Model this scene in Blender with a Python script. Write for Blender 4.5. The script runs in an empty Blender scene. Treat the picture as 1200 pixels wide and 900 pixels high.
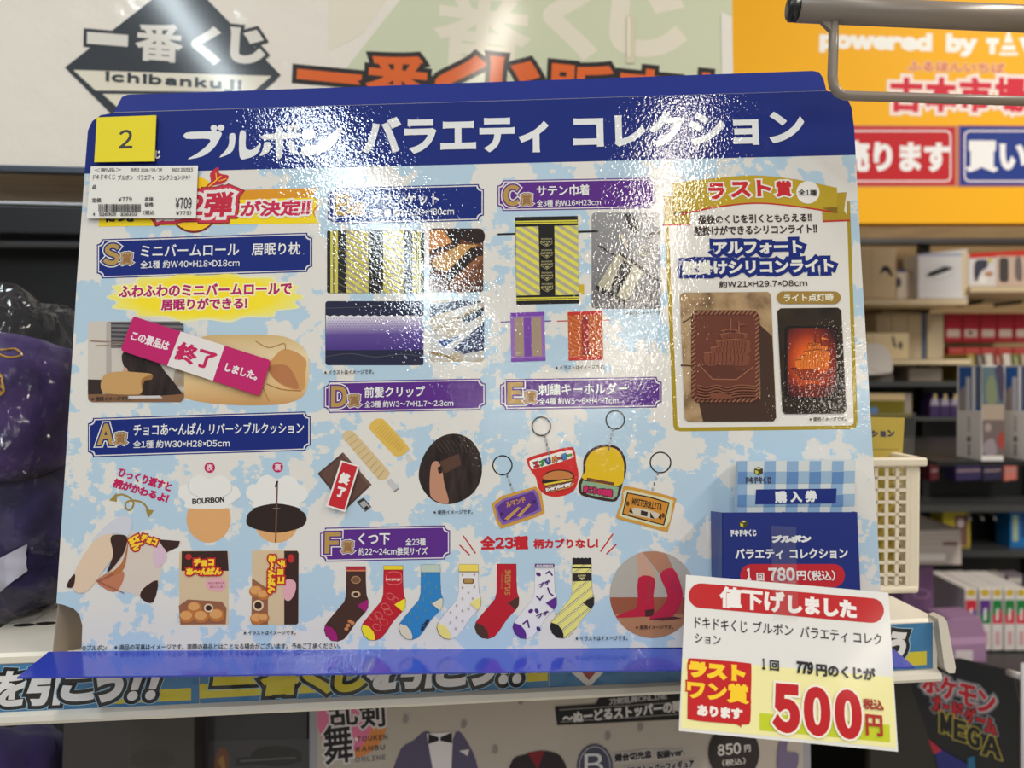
import bpy, bmesh, math, random
from mathutils import Vector, Matrix, noise
from mathutils.geometry import tessellate_polygon, delaunay_2d_cdt

# ------------------------------------------------------------------ camera, world, lights, exposure
SC = bpy.context.scene
COL = SC.collection
R = math.radians
CAM = Vector((0, 0, 1.30))
FPX = 900.0
cd = bpy.data.cameras.new('camera'); cam = bpy.data.objects.new('camera', cd); COL.objects.link(cam)
cam.location = CAM; cam.rotation_euler = (R(89.0), 0, 0)
cd.sensor_width = 36; cd.lens = 27.0; cd.clip_start = 0.02; cd.clip_end = 30
cd.dof.use_dof = True; cd.dof.focus_distance = 0.43; cd.dof.aperture_fstop = 7.5
SC.camera = cam
CAMROT = Matrix.Rotation(R(-1.0), 3, 'X')
SC.view_settings.view_transform = 'Standard'; SC.view_settings.look = 'None'
SC.view_settings.exposure = 0.0; SC.view_settings.gamma = 1.0; SC.view_settings.use_curve_mapping = False
world = bpy.data.worlds.new('shop_air'); SC.world = world; world.use_nodes = True
world.node_tree.nodes['Background'].inputs[0].default_value = (1.0, 0.95, 0.88, 1)
world.node_tree.nodes['Background'].inputs[1].default_value = 0.13

def strip(name, p, q, z, w, power, col):
    """a ceiling tube or an added fill light from p to q, shining down"""
    l = bpy.data.lights.new(name, 'AREA'); l.shape = 'RECTANGLE'; l.size = w; l.size_y = math.dist(p, q)
    l.energy = power; l.color = col
    o = bpy.data.objects.new(name, l); COL.objects.link(o); o.location = ((p[0] + q[0]) / 2, (p[1] + q[1]) / 2, z)
    o.rotation_euler = (0, 0, math.atan2(q[1] - p[1], q[0] - p[0]) + R(90)); return o
COOL, WARM = (0.82, 0.94, 1.0), (1.0, 0.92, 0.80)
strip('ceiling_tube_cool', (-0.80, -1.25), (-0.50, -3.9), 2.65, 0.09, 40, COOL)
strip('ceiling_tube_warm', (0.46, -1.3), (0.56, -5.4), 2.65, 0.07, 34, WARM)
strip('ceiling_tube_far', (2.35, -4.2), (2.6, -6.2), 2.65, 0.10, 18, WARM)
strip('fill_light_middle', (-0.25, 0.25), (-0.25, -0.85), 2.7, 0.10, 9, WARM)  # added fill for the overall level, placed outside the board's reflections
strip('fill_light_left', (-1.3, 0.6), (-1.3, -0.7), 2.7, 0.10, 16, COOL)  # extra light put in to brighten the left of the banner
strip('fill_light_shelves', (1.6, 0.9), (1.6, -1.0), 2.7, 0.12, 56, WARM)  # added to lift the far shelves, set aside so the board won't mirror it
strip('ceiling_tube_back', (-0.6, -5.7), (0.7, -6.1), 2.65, 0.08, 30, WARM)

# ------------------------------------------------------------------ materials
def lin(c):
    c = c / 255.0
    return c / 12.92 if c <= 0.04045 else ((c + 0.055) / 1.055) ** 2.4
def rgb(c): return (lin(c[0]), lin(c[1]), lin(c[2]), 1)
MATS = {}
def base_mat(name, finish):
    m = bpy.data.materials.new(name); m.use_nodes = True
    nt = m.node_tree; b = nt.nodes['Principled BSDF']
    b.inputs['Roughness'].default_value = 0.6
    b.inputs['Specular IOR Level'].default_value = 0.3
    if finish in ('gloss', 'flap'):          # laminated card with an orange-peel skin
        b.inputs['Specular IOR Level'].default_value = 0.15
        b.inputs['Coat Weight'].default_value = 1.0; b.inputs['Coat IOR'].default_value = 1.6; b.inputs['Coat Roughness'].default_value = 0.035
        g = nt.nodes.new('ShaderNodeNewGeometry')
        n1 = nt.nodes.new('ShaderNodeTexNoise'); n1.inputs['Scale'].default_value = 600; n1.inputs['Detail'].default_value = 1.5
        n2 = nt.nodes.new('ShaderNodeTexNoise'); n2.inputs['Scale'].default_value = 38; n2.inputs['Detail'].default_value = 1
        b1 = nt.nodes.new('ShaderNodeBump'); b1.inputs['Strength'].default_value = 1; b1.inputs['Distance'].default_value = 0.000095
        b2 = nt.nodes.new('ShaderNodeBump'); b2.inputs['Strength'].default_value = 1; b2.inputs['Distance'].default_value = 0.00014
        L = nt.links.new
        L(g.outputs['Position'], n1.inputs['Vector']); L(g.outputs['Position'], n2.inputs['Vector'])
        L(n2.outputs['Fac'], b2.inputs['Height']); L(n1.outputs['Fac'], b1.inputs['Height'])
        L(b2.outputs['Normal'], b1.inputs['Normal']); L(b1.outputs['Normal'], b.inputs['Coat Normal'])
    elif finish == 'film':                    # print behind a clear wavy film
        b.inputs['Coat Weight'].default_value = 0.8; b.inputs['Coat Roughness'].default_value = 0.08
        g = nt.nodes.new('ShaderNodeNewGeometry'); n1 = nt.nodes.new('ShaderNodeTexNoise'); n1.inputs['Scale'].default_value = 45
        b1 = nt.nodes.new('ShaderNodeBump'); b1.inputs['Distance'].default_value = 0.002
        nt.links.new(g.outputs['Position'], n1.inputs['Vector']); nt.links.new(n1.outputs['Fac'], b1.inputs['Height'])
        nt.links.new(b1.outputs['Normal'], b.inputs['Coat Normal'])
    elif finish == 'poster':
        b.inputs['Roughness'].default_value = 0.55
        b.inputs['Coat Weight'].default_value = 0.5; b.inputs['Coat Roughness'].default_value = 0.10
    elif finish == 'plastic':
        b.inputs['Roughness'].default_value = 0.35; b.inputs['Specular IOR Level'].default_value = 0.5
    elif finish == 'metal':
        b.inputs['Roughness'].default_value = 0.38; b.inputs['Metallic'].default_value = 0.75
    elif finish == 'cloth':
        b.inputs['Roughness'].default_value = 0.9
        b.inputs['Sheen Weight'].default_value = 0.15
    return m, nt, b
def mat(finish, c):
    if isinstance(c, bpy.types.Material): return c
    k = (finish, tuple(c))
    if k not in MATS:
        m, nt, b = base_mat('%s_%02x%02x%02x' % (finish, c[0], c[1], c[2]), finish)
        b.inputs['Base Color'].default_value = rgb(c)
        MATS[k] = m
    return MATS[k]
def node(nt, kind, **kw):
    n = nt.nodes.new(kind)
    for k, v in kw.items():
        if k.startswith('i_'):
            n.inputs[int(k[2:]) if k[2:].isdigit() else k[2:].replace('_', ' ')].default_value = v
        else: setattr(n, k, v)
    return n
def ramp(nt, stops, interp='LINEAR'):
    r = nt.nodes.new('ShaderNodeValToRGB'); cr = r.color_ramp; cr.interpolation = interp
    while len(cr.elements) < len(stops): cr.elements.new(0.5)
    for e, (p, c) in zip(cr.elements, stops): e.position = p; e.color = rgb(c)
    return r
def mat_stripes(name, finish, stops, period, ang, interp='CONSTANT'):
    m, nt, b = base_mat(name, finish); L = nt.links.new
    tc = node(nt, 'ShaderNodeTexCoord')
    dp = node(nt, 'ShaderNodeVectorMath', operation='DOT_PRODUCT'); dp.inputs[1].default_value = (math.cos(R(ang)) / period, math.sin(R(ang)) / period, 0)
    fr = node(nt, 'ShaderNodeMath', operation='FRACT'); r = ramp(nt, stops, interp)
    L(tc.outputs['Object'], dp.inputs[0]); L(dp.outputs['Value'], fr.inputs[0]); L(fr.outputs[0], r.inputs[0]); L(r.outputs[0], b.inputs['Base Color'])
    return m
def mat_noise(name, finish, stops, scale, detail=4, stretch=(1, 1, 1), interp='LINEAR', bump=0):
    m, nt, b = base_mat(name, finish); L = nt.links.new
    tc = node(nt, 'ShaderNodeTexCoord'); mp = node(nt, 'ShaderNodeMapping'); mp.inputs['Scale'].default_value = stretch
    n = node(nt, 'ShaderNodeTexNoise'); n.inputs['Scale'].default_value = scale; n.inputs['Detail'].default_value = detail
    r = ramp(nt, stops, interp)
    L(tc.outputs['Object'], mp.inputs[0]); L(mp.outputs[0], n.inputs['Vector']); L(n.outputs['Fac'], r.inputs[0]); L(r.outputs[0], b.inputs['Base Color'])
    if bump:
        bp = node(nt, 'ShaderNodeBump'); bp.inputs['Distance'].default_value = bump
        L(n.outputs['Fac'], bp.inputs['Height']); L(bp.outputs['Normal'], b.inputs['Normal'])
    return m
def mat_grad(name, finish, stops, axis='Y', radial=None):
    m, nt, b = base_mat(name, finish); L = nt.links.new
    tc = node(nt, 'ShaderNodeTexCoord'); r = ramp(nt, stops)
    if radial:
        d = node(nt, 'ShaderNodeVectorMath', operation='DISTANCE'); d.inputs[1].default_value = (radial[0], radial[1], 0)
        mp = node(nt, 'ShaderNodeVectorMath', operation='MULTIPLY'); mp.inputs[1].default_value = (1, 1, 0)
        L(tc.outputs['Generated'], mp.inputs[0]); L(mp.outputs[0], d.inputs[0]); L(d.outputs['Value'], r.inputs[0])
    else:
        s = node(nt, 'ShaderNodeSeparateXYZ'); L(tc.outputs['Generated'], s.inputs[0]); L(s.outputs[axis], r.inputs[0])
    L(r.outputs[0], b.inputs['Base Color'])
    return m
def mat_clear(name, shine=0.09, tint=(1, 1, 1), bump=0.0, scale=60, haze=0.0):
    """thin clear plastic sheet: mostly see-through, with a sharp reflection and a trace of haze"""
    m = bpy.data.materials.new(name); m.use_nodes = True; nt = m.node_tree; L = nt.links.new
    out = nt.nodes['Material Output']; nt.nodes.remove(nt.nodes['Principled BSDF'])
    t = node(nt, 'ShaderNodeBsdfTransparent'); t.inputs[0].default_value = (*tint, 1)
    g = node(nt, 'ShaderNodeBsdfGlossy'); g.inputs['Roughness'].default_value = 0.06
    lw = node(nt, 'ShaderNodeLayerWeight'); pw = node(nt, 'ShaderNodeMath', operation='POWER'); pw.inputs[1].default_value = 4
    ad = node(nt, 'ShaderNodeMath', operation='MULTIPLY_ADD'); ad.inputs[1].default_value = 0.6; ad.inputs[2].default_value = shine
    ad.use_clamp = True
    mx = node(nt, 'ShaderNodeMixShader')
    L(lw.outputs['Facing'], pw.inputs[0]); L(pw.outputs[0], ad.inputs[0]); L(ad.outputs[0], mx.inputs[0]); L(t.outputs[0], mx.inputs[1]); L(g.outputs[0], mx.inputs[2])
    if bump:
        tc = node(nt, 'ShaderNodeNewGeometry'); n = node(nt, 'ShaderNodeTexNoise'); n.inputs['Scale'].default_value = scale; n.inputs['Detail'].default_value = 3
        bp = node(nt, 'ShaderNodeBump'); bp.inputs['Distance'].default_value = bump
        L(tc.outputs['Position'], n.inputs['Vector']); L(n.outputs['Fac'], bp.inputs['Height']); L(bp.outputs['Normal'], g.inputs['Normal'])
        L(bp.outputs['Normal'], lw.inputs['Normal'])
    last = mx
    if haze:
        d = node(nt, 'ShaderNodeBsdfDiffuse'); d.inputs[0].default_value = (0.8, 0.8, 0.8, 1)
        m2 = node(nt, 'ShaderNodeMixShader'); m2.inputs[0].default_value = haze
        L(mx.outputs[0], m2.inputs[1]); L(d.outputs[0], m2.inputs[2]); last = m2
    L(last.outputs[0], out.inputs['Surface'])
    return m

# ------------------------------------------------------------------ frames: real planes in the shop
class Frame:
    """a flat plane: local X right, Y up, Z towards the viewer"""
    def __init__(s, m): s.m = m; s.inv = m.inverted()
    @classmethod
    def at(cls, o, yaw=0, tilt=0, roll=0):
        rot = Matrix.Rotation(R(yaw), 3, 'Z') @ Matrix.Rotation(R(-tilt), 3, 'X') @ Matrix.Rotation(R(roll), 3, 'Y')
        ax = Matrix((rot @ Vector((1, 0, 0)), rot @ Vector((0, 0, 1)), rot @ Vector((0, -1, 0)))).transposed()
        return cls(Matrix.Translation(o) @ ax.to_4x4())
    def sub(s, m): return Frame(s.m @ m)
    def P(s, px, py, z=0.0):
        d = CAMROT @ Vector(((px - 600) / FPX, 1, (450 - py) / FPX))
        o = s.inv @ CAM; e = s.inv.to_3x3() @ d
        t = (z - o.z) / e.z; q = o + e * t
        return Vector((q.x, q.y))
    def k(s, px, py, z=0.0): return (s.P(px + .5, py, z) - s.P(px - .5, py, z)).length
    def W(s, x, y, z=0): return s.m @ Vector((x, y, z))

def smooth(pts, n=5, closed=True):
    out = []; N = len(pts)
    for i in range(N if closed else N - 1):
        g = lambda j: pts[j % N] if closed else pts[max(0, min(N - 1, j))]
        p0, p1, p2, p3 = g(i - 1), g(i), g(i + 1), g(i + 2)
        for t in range(n):
            t /= n
            out.append(tuple(0.5 * (2 * p1[a] + (p2[a] - p0[a]) * t + (2 * p0[a] - 5 * p1[a] + 4 * p2[a] - p3[a]) * t * t + (3 * p1[a] - p0[a] - 3 * p2[a] + p3[a]) * t ** 3) for a in range(2)))
    if not closed: out.append(tuple(pts[-1]))
    return out
def ellipse(cx, cy, rx, ry, n=36, rot=0, a0=0, a1=360):
    c, s = math.cos(R(rot)), math.sin(R(rot)); o = []
    m = n if abs(a1 - a0) >= 360 else n + 1
    for i in range(m):
        a = R(a0 + (a1 - a0) * i / n); x, y = rx * math.cos(a), ry * math.sin(a)
        o.append((cx + x * c - y * s, cy + x * s + y * c))
    return o
def rrect(x0, y0, x1, y1, r, n=5):
    o = []
    for cx, cy, a in ((x1 - r, y0 + r, -90), (x1 - r, y1 - r, 0), (x0 + r, y1 - r, 90), (x0 + r, y0 + r, 180)):
        for i in range(n + 1):
            t = R(a + 90 * i / n); o.append((cx + r * math.cos(t), cy + r * math.sin(t)))
    return o

_g1 = {}
def one_glyph(ch):
    """outline of one character as a flat mesh, plus its free edges"""
    if ch in _g1: return _g1[ch]
    c = bpy.data.curves.new('lettering_source', 'FONT'); c.body = ch; c.resolution_u = 5
    o = bpy.data.objects.new('lettering_source', c); COL.objects.link(o)
    dg = bpy.context.evaluated_depsgraph_get(); me = bpy.data.meshes.new_from_object(o.evaluated_get(dg))
    v = [(p.co.x, p.co.y) for p in me.vertices]; f = [tuple(p.vertices) for p in me.polygons]
    cnt = {}
    for q in f:
        for a, b in zip(q, q[1:] + q[:1]): cnt[(min(a, b), max(a, b))] = cnt.get((min(a, b), max(a, b)), 0) + 1
    e = [k for k, n in cnt.items() if n == 1]
    bpy.data.objects.remove(o); bpy.data.curves.remove(c); bpy.data.meshes.remove(me)
    _g1[ch] = (v, f, e); return _g1[ch]
_gl = {}
def glyphs(s, sp=1.0):
    if (s, sp) in _gl: return _gl[(s, sp)]
    if '_em' not in _g1:
        v2 = one_glyph('口口')[0]; v1 = one_glyph('口')[0]; _g1['_em'] = max(p[0] for p in v2) - max(p[0] for p in v1)
    em = _g1['_em']; V, F, E_ = [], [], []; x = 0.0
    for ch in s:
        if ch in ' 　': x += em * (.3 if ch == ' ' else 1) * sp; continue
        wide = ord(ch) > 0x2000 or ch in '※〜'
        g = ch if wide else (chr(ord(ch) + 0xFEE0) if 33 <= ord(ch) <= 126 else ('￥' if ch == '¥' else ch))
        v, f, e = one_glyph(g); b = len(V)
        if wide: dx = x; adv = em * sp
        else:
            lo = min(p[0] for p in v); hi = max(p[0] for p in v); dx = x - lo + .06 * em; adv = (hi - lo + .12 * em) * sp
        V += [(p[0] + dx, p[1]) for p in v]; F += [tuple(b + i for i in q) for q in f]; E_ += [(b + i, b + j) for i, j in e]; x += adv
    _gl[(s, sp)] = (V, F, E_); return _gl[(s, sp)]

STEP = 2.0e-5
WORLD = {}                                   # place of every thing and part, for the parts under it
class Art:
    """flat printed shapes on a frame, each call one hair above the last; coordinates are those of the photograph's frame or of one cut-out of it"""
    def __init__(s, fr, z=0.0, finish='gloss'):
        s.fr, s.z, s.fin = fr, z, finish; s.v = []; s.f = []; s.m = []; s.mats = []; s.tf = (0, 0, 1.0)
    def crop(s, ox, oy, k): s.tf = (ox, oy, 1.0 / k); return s
    def px(s, p): return (s.tf[0] + p[0] * s.tf[2], s.tf[1] + p[1] * s.tf[2])
    def L(s, p): return s.fr.P(*s.px(p), s.z)
    def mi(s, c):
        m = mat(s.fin, c)
        if m not in s.mats: s.mats.append(m)
        return s.mats.index(m)
    def up(s): s.z += STEP
    def raw(s, vs, fs, c):
        b = len(s.v); s.v += [(p[0], p[1], s.z) for p in vs]; i = s.mi(c)
        for f in fs:
            a = 0
            for j in range(len(f)):
                p, q = vs[f[j]], vs[f[(j + 1) % len(f)]]; a += p[0] * q[1] - q[0] * p[1]
            s.f.append(tuple(b + j for j in (f if a >= 0 else f[::-1]))); s.m.append(i)
    def local(s, pts, c):
        t = tessellate_polygon([[Vector((p[0], p[1], 0)) for p in pts]]); s.raw(pts, t, c); s.up()
    def poly(s, pts, c): s.local([s.L(p) for p in pts], c); return s
    def rect(s, x0, y0, x1, y1, c): return s.poly([(x0, y0), (x1, y0), (x1, y1), (x0, y1)], c)
    def blob(s, pts, c, n=5): return s.poly(smooth(pts, n), c)
    def stroke(s, segs, r, c, caps=True, fill=None):
        """thick lines (and an optional filled outline) melted into one flat sheet without overlaps"""
        vs = []; fs = []
        if fill: vs += [Vector(p) for p in fill[0]]; fs += [list(f) for f in fill[1]]
        ends = {}
        for p, q in segs:
            p, q = Vector(p), Vector(q); d = q - p
            if d.length < 1e-9: continue
            u = d.normalized(); n = Vector((-u.y, u.x)) * r; b = len(vs)
            vs += [p + n, p - n, q - n, q + n]; fs.append([b, b + 1, b + 2, b + 3])
            ends.setdefault(tuple(p), []).append(u); ends.setdefault(tuple(q), []).append(-u)
        if caps:
            for p, us in ends.items():
                P_ = Vector(p)
                if len(us) == 2:
                    dt = us[0].dot(us[1])
                    if dt < -0.9995: continue
                    if dt < 0.9:
                        m = -(us[0] + us[1]).normalized(); dist = min(r / max(math.sqrt((1 - dt) / 2), .2), 1.7 * r); b = len(vs); pr = []
                        for u in us:
                            n = Vector((-u.y, u.x)); pr.append(P_ + (n if n.dot(m) > 0 else -n) * r)
                        vs += [P_, pr[0], P_ + m * dist, pr[1]]; fs.append([b, b + 1, b + 2, b + 3]); continue
                b = len(vs); a0 = math.atan2(us[0].y, us[0].x) + .39; vs += [Vector((p[0] + r * 1.02 * math.cos(a0 + k * math.pi / 4), p[1] + r * 1.02 * math.sin(a0 + k * math.pi / 4))) for k in range(8)]; fs.append(list(range(b, b + 8)))
        c0 = vs[0].copy(); S = 1.0 / max(r, 1e-6); V = [(v - c0) * S for v in vs]
        def area(f): return .5 * sum(V[f[i]].x * V[f[(i + 1) % len(f)]].y - V[f[(i + 1) % len(f)]].x * V[f[i]].y for i in range(len(f)))
        for tol in (2e-3, 2e-2, 1e-1):
            fin = []
            for f in fs:
                ar = area(f); L = max((V[f[i]] - V[f[i - 1]]).length for i in range(len(f)))
                if L < 1e-3 or abs(ar) / L < tol: continue
                fin.append(f if ar > 0 else f[::-1])
            ov, oe, of, _, _, src = delaunay_2d_cdt(V, [], fin, 1, 1e-5, True)
            def inside(g, c):
                return all((V[g[(i + 1) % len(g)]] - V[g[i]]).cross(c - V[g[i]]) > -1e-4 for i in range(len(g)))
            keep = [f for f, o in zip(of, src) if o and any(inside(fin[j], (ov[f[0]] + ov[f[1]] + ov[f[2]]) / 3) for j in o)]
            tot = sum(abs(.5 * ((ov[f[1]] - ov[f[0]]).cross(ov[f[2]] - ov[f[0]]))) for f in keep); lim = sum(area(f) for f in fin)
            if tot <= lim * 1.0005: break
        else:
            ov, keep = V, fs
        s.raw([v / S + c0 for v in ov], keep, c); s.up()
    def line(s, pts, w, c, closed=False):
        L = [tuple(s.L(p)) for p in pts]; r = w * s.tf[2] * s.fr.k(*s.px(pts[0]), s.z) / 2
        sg = list(zip(L, L[1:])) + ([(L[-1], L[0])] if closed else []); s.stroke(sg, r, c); return s
    def T(s, txt, xc, yc, w, h, c, bold=0, rot=0, out=(), sp=1.0, skew=0):
        v, f, e = glyphs(txt, sp)
        x0 = min(p[0] for p in v); x1 = max(p[0] for p in v); y0 = min(p[1] for p in v); y1 = max(p[1] for p in v)
        q = s.px((xc, yc)); k = s.fr.k(*q, s.z) * s.tf[2]; kv = (s.fr.P(q[0], q[1] + .5, s.z) - s.fr.P(q[0], q[1] - .5, s.z)).length * s.tf[2]; o = s.fr.P(*q, s.z)
        cs, sn = math.cos(R(rot)), math.sin(R(rot)); ins = 2 * bold
        W_, H_ = max(w - ins, w * .3) * k, max(h - ins, h * .3) * kv
        k = min(k, kv)
        P = []
        for p in v:
            y = ((p[1] - y0) / (y1 - y0 + 1e-9) - .5) * H_; x = ((p[0] - x0) / (x1 - x0 + 1e-9) - .5) * W_ + y * skew
            P.append(Vector((o.x + x * cs - y * sn, o.y + x * sn + y * cs)))
        sg = [(tuple(P[a]), tuple(P[b])) for a, b in e]
        for r, oc in out: s.stroke(sg, (r + bold) * k, oc)
        if bold: s.stroke(sg, bold * k, c, fill=(P, f))
        else: s.raw(P, f, c); s.up()
        return s
    def slab(s, pts, depth, c, edge=None):
        """solid card: front at the present height plus depth"""
        L = [Vector(s.fr.P(*s.px(p), s.z + depth)) for p in pts]
        ar = sum(L[i].x * L[(i + 1) % len(L)].y - L[(i + 1) % len(L)].x * L[i].y for i in range(len(L)))
        if ar < 0: L.reverse()
        n = len(L); b = len(s.v); zb, zf = s.z, s.z + depth
        s.v += [(p.x, p.y, zf) for p in L] + [(p.x, p.y, zb) for p in L]
        t = tessellate_polygon([[Vector((p.x, p.y, 0)) for p in L]])
        ci = s.mi(c); ei = s.mi(edge or c)
        for q in t:
            a = (L[q[1]] - L[q[0]]).cross(L[q[2]] - L[q[0]]); q = q if a > 0 else q[::-1]
            s.f.append(tuple(b + j for j in q)); s.m.append(ci)
            s.f.append(tuple(b + n + j for j in q[::-1])); s.m.append(ei)
        for i in range(n):
            j = (i + 1) % n; s.f.append((b + i, b + n + i, b + n + j, b + j)); s.m.append(ei)
        s.z = zf + STEP; return s
    def build(s, name, parent=None):
        me = bpy.data.meshes.new(name); v = s.v
        o = bpy.data.objects.new(name, me); COL.objects.link(o)
        if parent is not None:
            o.parent = parent
            base = WORLD.get(parent.name)
            WORLD[o.name] = s.fr.m.copy()
            if base is not None: o.matrix_local = base.inverted() @ s.fr.m
        else:
            xs = [p[0] for p in v]; off = Vector(((min(xs) + max(xs)) / 2, min(p[1] for p in v), min(p[2] for p in v)))
            v = [(p[0] - off.x, p[1] - off.y, p[2] - off.z) for p in v]
            o.matrix_world = s.fr.m @ Matrix.Translation(off)
        me.from_pydata(v, [], s.f)
        for m in s.mats: me.materials.append(m)
        me.polygons.foreach_set('material_index', s.m); me.update()
        return o
def tag(o, label=None, cat=None, group=None, kind=None):
    if label: o['label'] = label
    if cat: o['category'] = cat
    if group: o['group'] = group
    if kind: o['kind'] = kind
    return o
def thing(name, fr, label, cat, at=(0, 0, 0), group=None):
    o = bpy.data.objects.new(name, None); COL.objects.link(o); o.empty_display_size = 0.02
    o.matrix_world = fr.m @ Matrix.Translation(at); o['_o'] = tuple(at); WORLD[o.name] = fr.m @ Matrix.Translation(at)
    return tag(o, label, cat, group)
def mesh_obj(name, bm, m, parent=None, smoothed=False, world=None):
    me = bpy.data.meshes.new(name); bm.normal_update(); bm.to_mesh(me); bm.free()
    for x in (m if isinstance(m, (list, tuple)) else [m]): me.materials.append(x)
    if smoothed:
        for p in me.polygons: p.use_smooth = True
    o = bpy.data.objects.new(name, me); COL.objects.link(o)
    if parent is not None:
        o.parent = parent; off = Vector(parent.get('_o', (0, 0, 0))) if parent.type == 'EMPTY' else Vector((0, 0, 0))
        if off.length: o.location = -off
    elif world is not None: o.matrix_world = world
    return o
def bm_box(bm, lo, hi, bev=0.0, mi=0):
    c = [Vector((x, y, z)) for x in (lo[0], hi[0]) for y in (lo[1], hi[1]) for z in (lo[2], hi[2])]
    v = [bm.verts.new(p) for p in c]; fs = []
    for q in ((0, 1, 3, 2), (4, 6, 7, 5), (0, 4, 5, 1), (2, 3, 7, 6), (0, 2, 6, 4), (1, 5, 7, 3)):
        f = bm.faces.new([v[i] for i in q]); f.material_index = mi; fs.append(f)
    if bev:
        es = list({e for f in fs for e in f.edges})
        bmesh.ops.bevel(bm, geom=es, offset=bev, segments=2, affect='EDGES', profile=0.5)
    return bm
def box(lo, hi, bev=0.0): return bm_box(bmesh.new(), lo, hi, bev)
def tube(pts, r, seg=14, squash=1.0):
    bm = bmesh.new(); rings = []; P = [Vector(p) for p in pts]; a = None
    for i, p in enumerate(P):
        d = (P[min(i + 1, len(P) - 1)] - P[max(i - 1, 0)]).normalized()
        if a is None:
            a = d.cross(Vector((0, 0, 1)));
            if a.length < 1e-3: a = d.cross(Vector((1, 0, 0)))
        a = (a - d * a.dot(d)).normalized(); b = d.cross(a).normalized()
        rings.append([bm.verts.new(p + (a * math.cos(2 * math.pi * k / seg) + b * math.sin(2 * math.pi * k / seg) * squash) * r) for k in range(seg)])
    for u, w in zip(rings, rings[1:]):
        for k in range(seg): bm.faces.new((u[k], u[(k + 1) % seg], w[(k + 1) % seg], w[k]))
    bm.faces.new(rings[0]); bm.faces.new(rings[-1][::-1])
    bmesh.ops.recalc_face_normals(bm, faces=bm.faces); return bm

# ------------------------------------------------------------------ the planes of the place
FB = Frame.at((-0.0258, 0.4224, 1.1456), -1.45, 7.44, -0.90)      # the display board's printed face, origin at its foot
ZS = 1.138                                                        # top of the shelf
FSH = Frame.at((0, 0.465, ZS), 6.3)                               # front edge of the shelf
FPS = Frame.at((0.1293, 0.3566, 1.1264), -1.20, 17.55, 4.61)      # the hanging price card
FREAR = Frame.at((0, 0.80, ZS), 6.3)                              # back panel behind the shelf
FBAN = Frame.at((0, 0.765, ZS), 6.3)                              # paper banner above it
FLOW = Frame.at((0, 0.62, 0.95), 6.3)                             # fronts of the boxes on the shelf below
FSIGN = Frame.at((0, 1.25, 1.3), 1.5)                             # yellow shop sign
FR = Frame.at((0, 1.60, 1.0), 1.0)                                # fronts of the far shelves

# ------------------------------------------------------------------ setting
WOOD = mat_noise('far_wood_panel', 'paper', [(0.3, (150, 124, 88)), (0.7, (178, 150, 110))], 9, 3, (1, 14, 14))
o = mesh_obj('floor', box((-3, -3, -0.02), (3.5, 4, 0)), mat_noise('floor_tile', 'plastic', [(0.4, (190, 184, 172)), (0.6, (205, 200, 190))], 6)); tag(o, kind='structure')
o = mesh_obj('wall_back', box((-3, 2.02, 0.0), (3.5, 2.10, 2.75)), WOOD); tag(o, kind='structure')

# ------------------------------------------------------------------ the shelf the board stands on
WHITE_STEEL = (222, 216, 204)
xr = FSH.P(1104, 727).x
xl = FSH.P(-60, 770).x
sh = thing('display_shelf', FSH, 'cream steel shelf with printed price rail under the blue prize board', 'shelf', (0, 0, 0))
bm = box((xl, -0.004, -0.328), (xr, 0.0, 0.0), 0.0008)
mesh_obj('shelf_top', bm, mat('plastic', WHITE_STEEL), sh)
bm = bmesh.new()                                                   # rolled lip and price channel
prof = [(-0.0035, 0.0), (-0.0005, 0.0016), (0.002, 0.0), (0.002, -0.0035), (0.0012, -0.0045), (0.0012, -0.031), (0.0055, -0.0325), (0.0065, -0.0355), (0.0055, -0.0375), (-0.0035, -0.0365)]
ra = [bm.verts.new((xl, y, z)) for z, y in prof]; rb = [bm.verts.new((xr - 0.004, y, z)) for z, y in prof]
for i in range(len(prof)):
    j = (i + 1) % len(prof); bm.faces.new((ra[i], ra[j], rb[j], rb[i]))
bm.faces.new(ra); bm.faces.new(rb[::-1]); bmesh.ops.recalc_face_normals(bm, faces=bm.faces)
mesh_obj('price_channel', bm, mat('plastic', WHITE_STEEL), sh)
A = Art(FSH, -0.003, 'plastic')
pl = [(1099, 725), (1106, 723), (1110, 729), (1120, 782), (1119, 789), (1112, 789), (1107, 783)]
A.slab(pl, 0.010, (214, 208, 196), (190, 184, 172)); A.build('end_cap', sh)
bm = box((xr - 0.003, -0.036, -0.32), (xr, -0.003, -0.006)); mesh_obj('side_bracket', bm, mat('plastic', (206, 200, 188)), sh)
for i, (px, py) in enumerate(((28, 733), (54, 731))):              # punched slots in the shelf top
    x, z = 0, 0
    d = CAMROT @ Vector(((px - 600) / FPX, 1, (450 - py) / FPX)); t = (ZS - CAM.z) / d.z; q = FSH.inv @ (CAM + d * t)
    bm = bmesh.new(); vs = [bm.verts.new((q.x + 0.0065 * math.cos(a), 0.0004, q.z + 0.0030 * math.sin(a))) for a in [k * math.pi / 8 for k in range(16)]]
    bm.faces.new(vs[::-1]); mesh_obj('slot', bm, mat('paper', (40, 38, 36)), sh)

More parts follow.
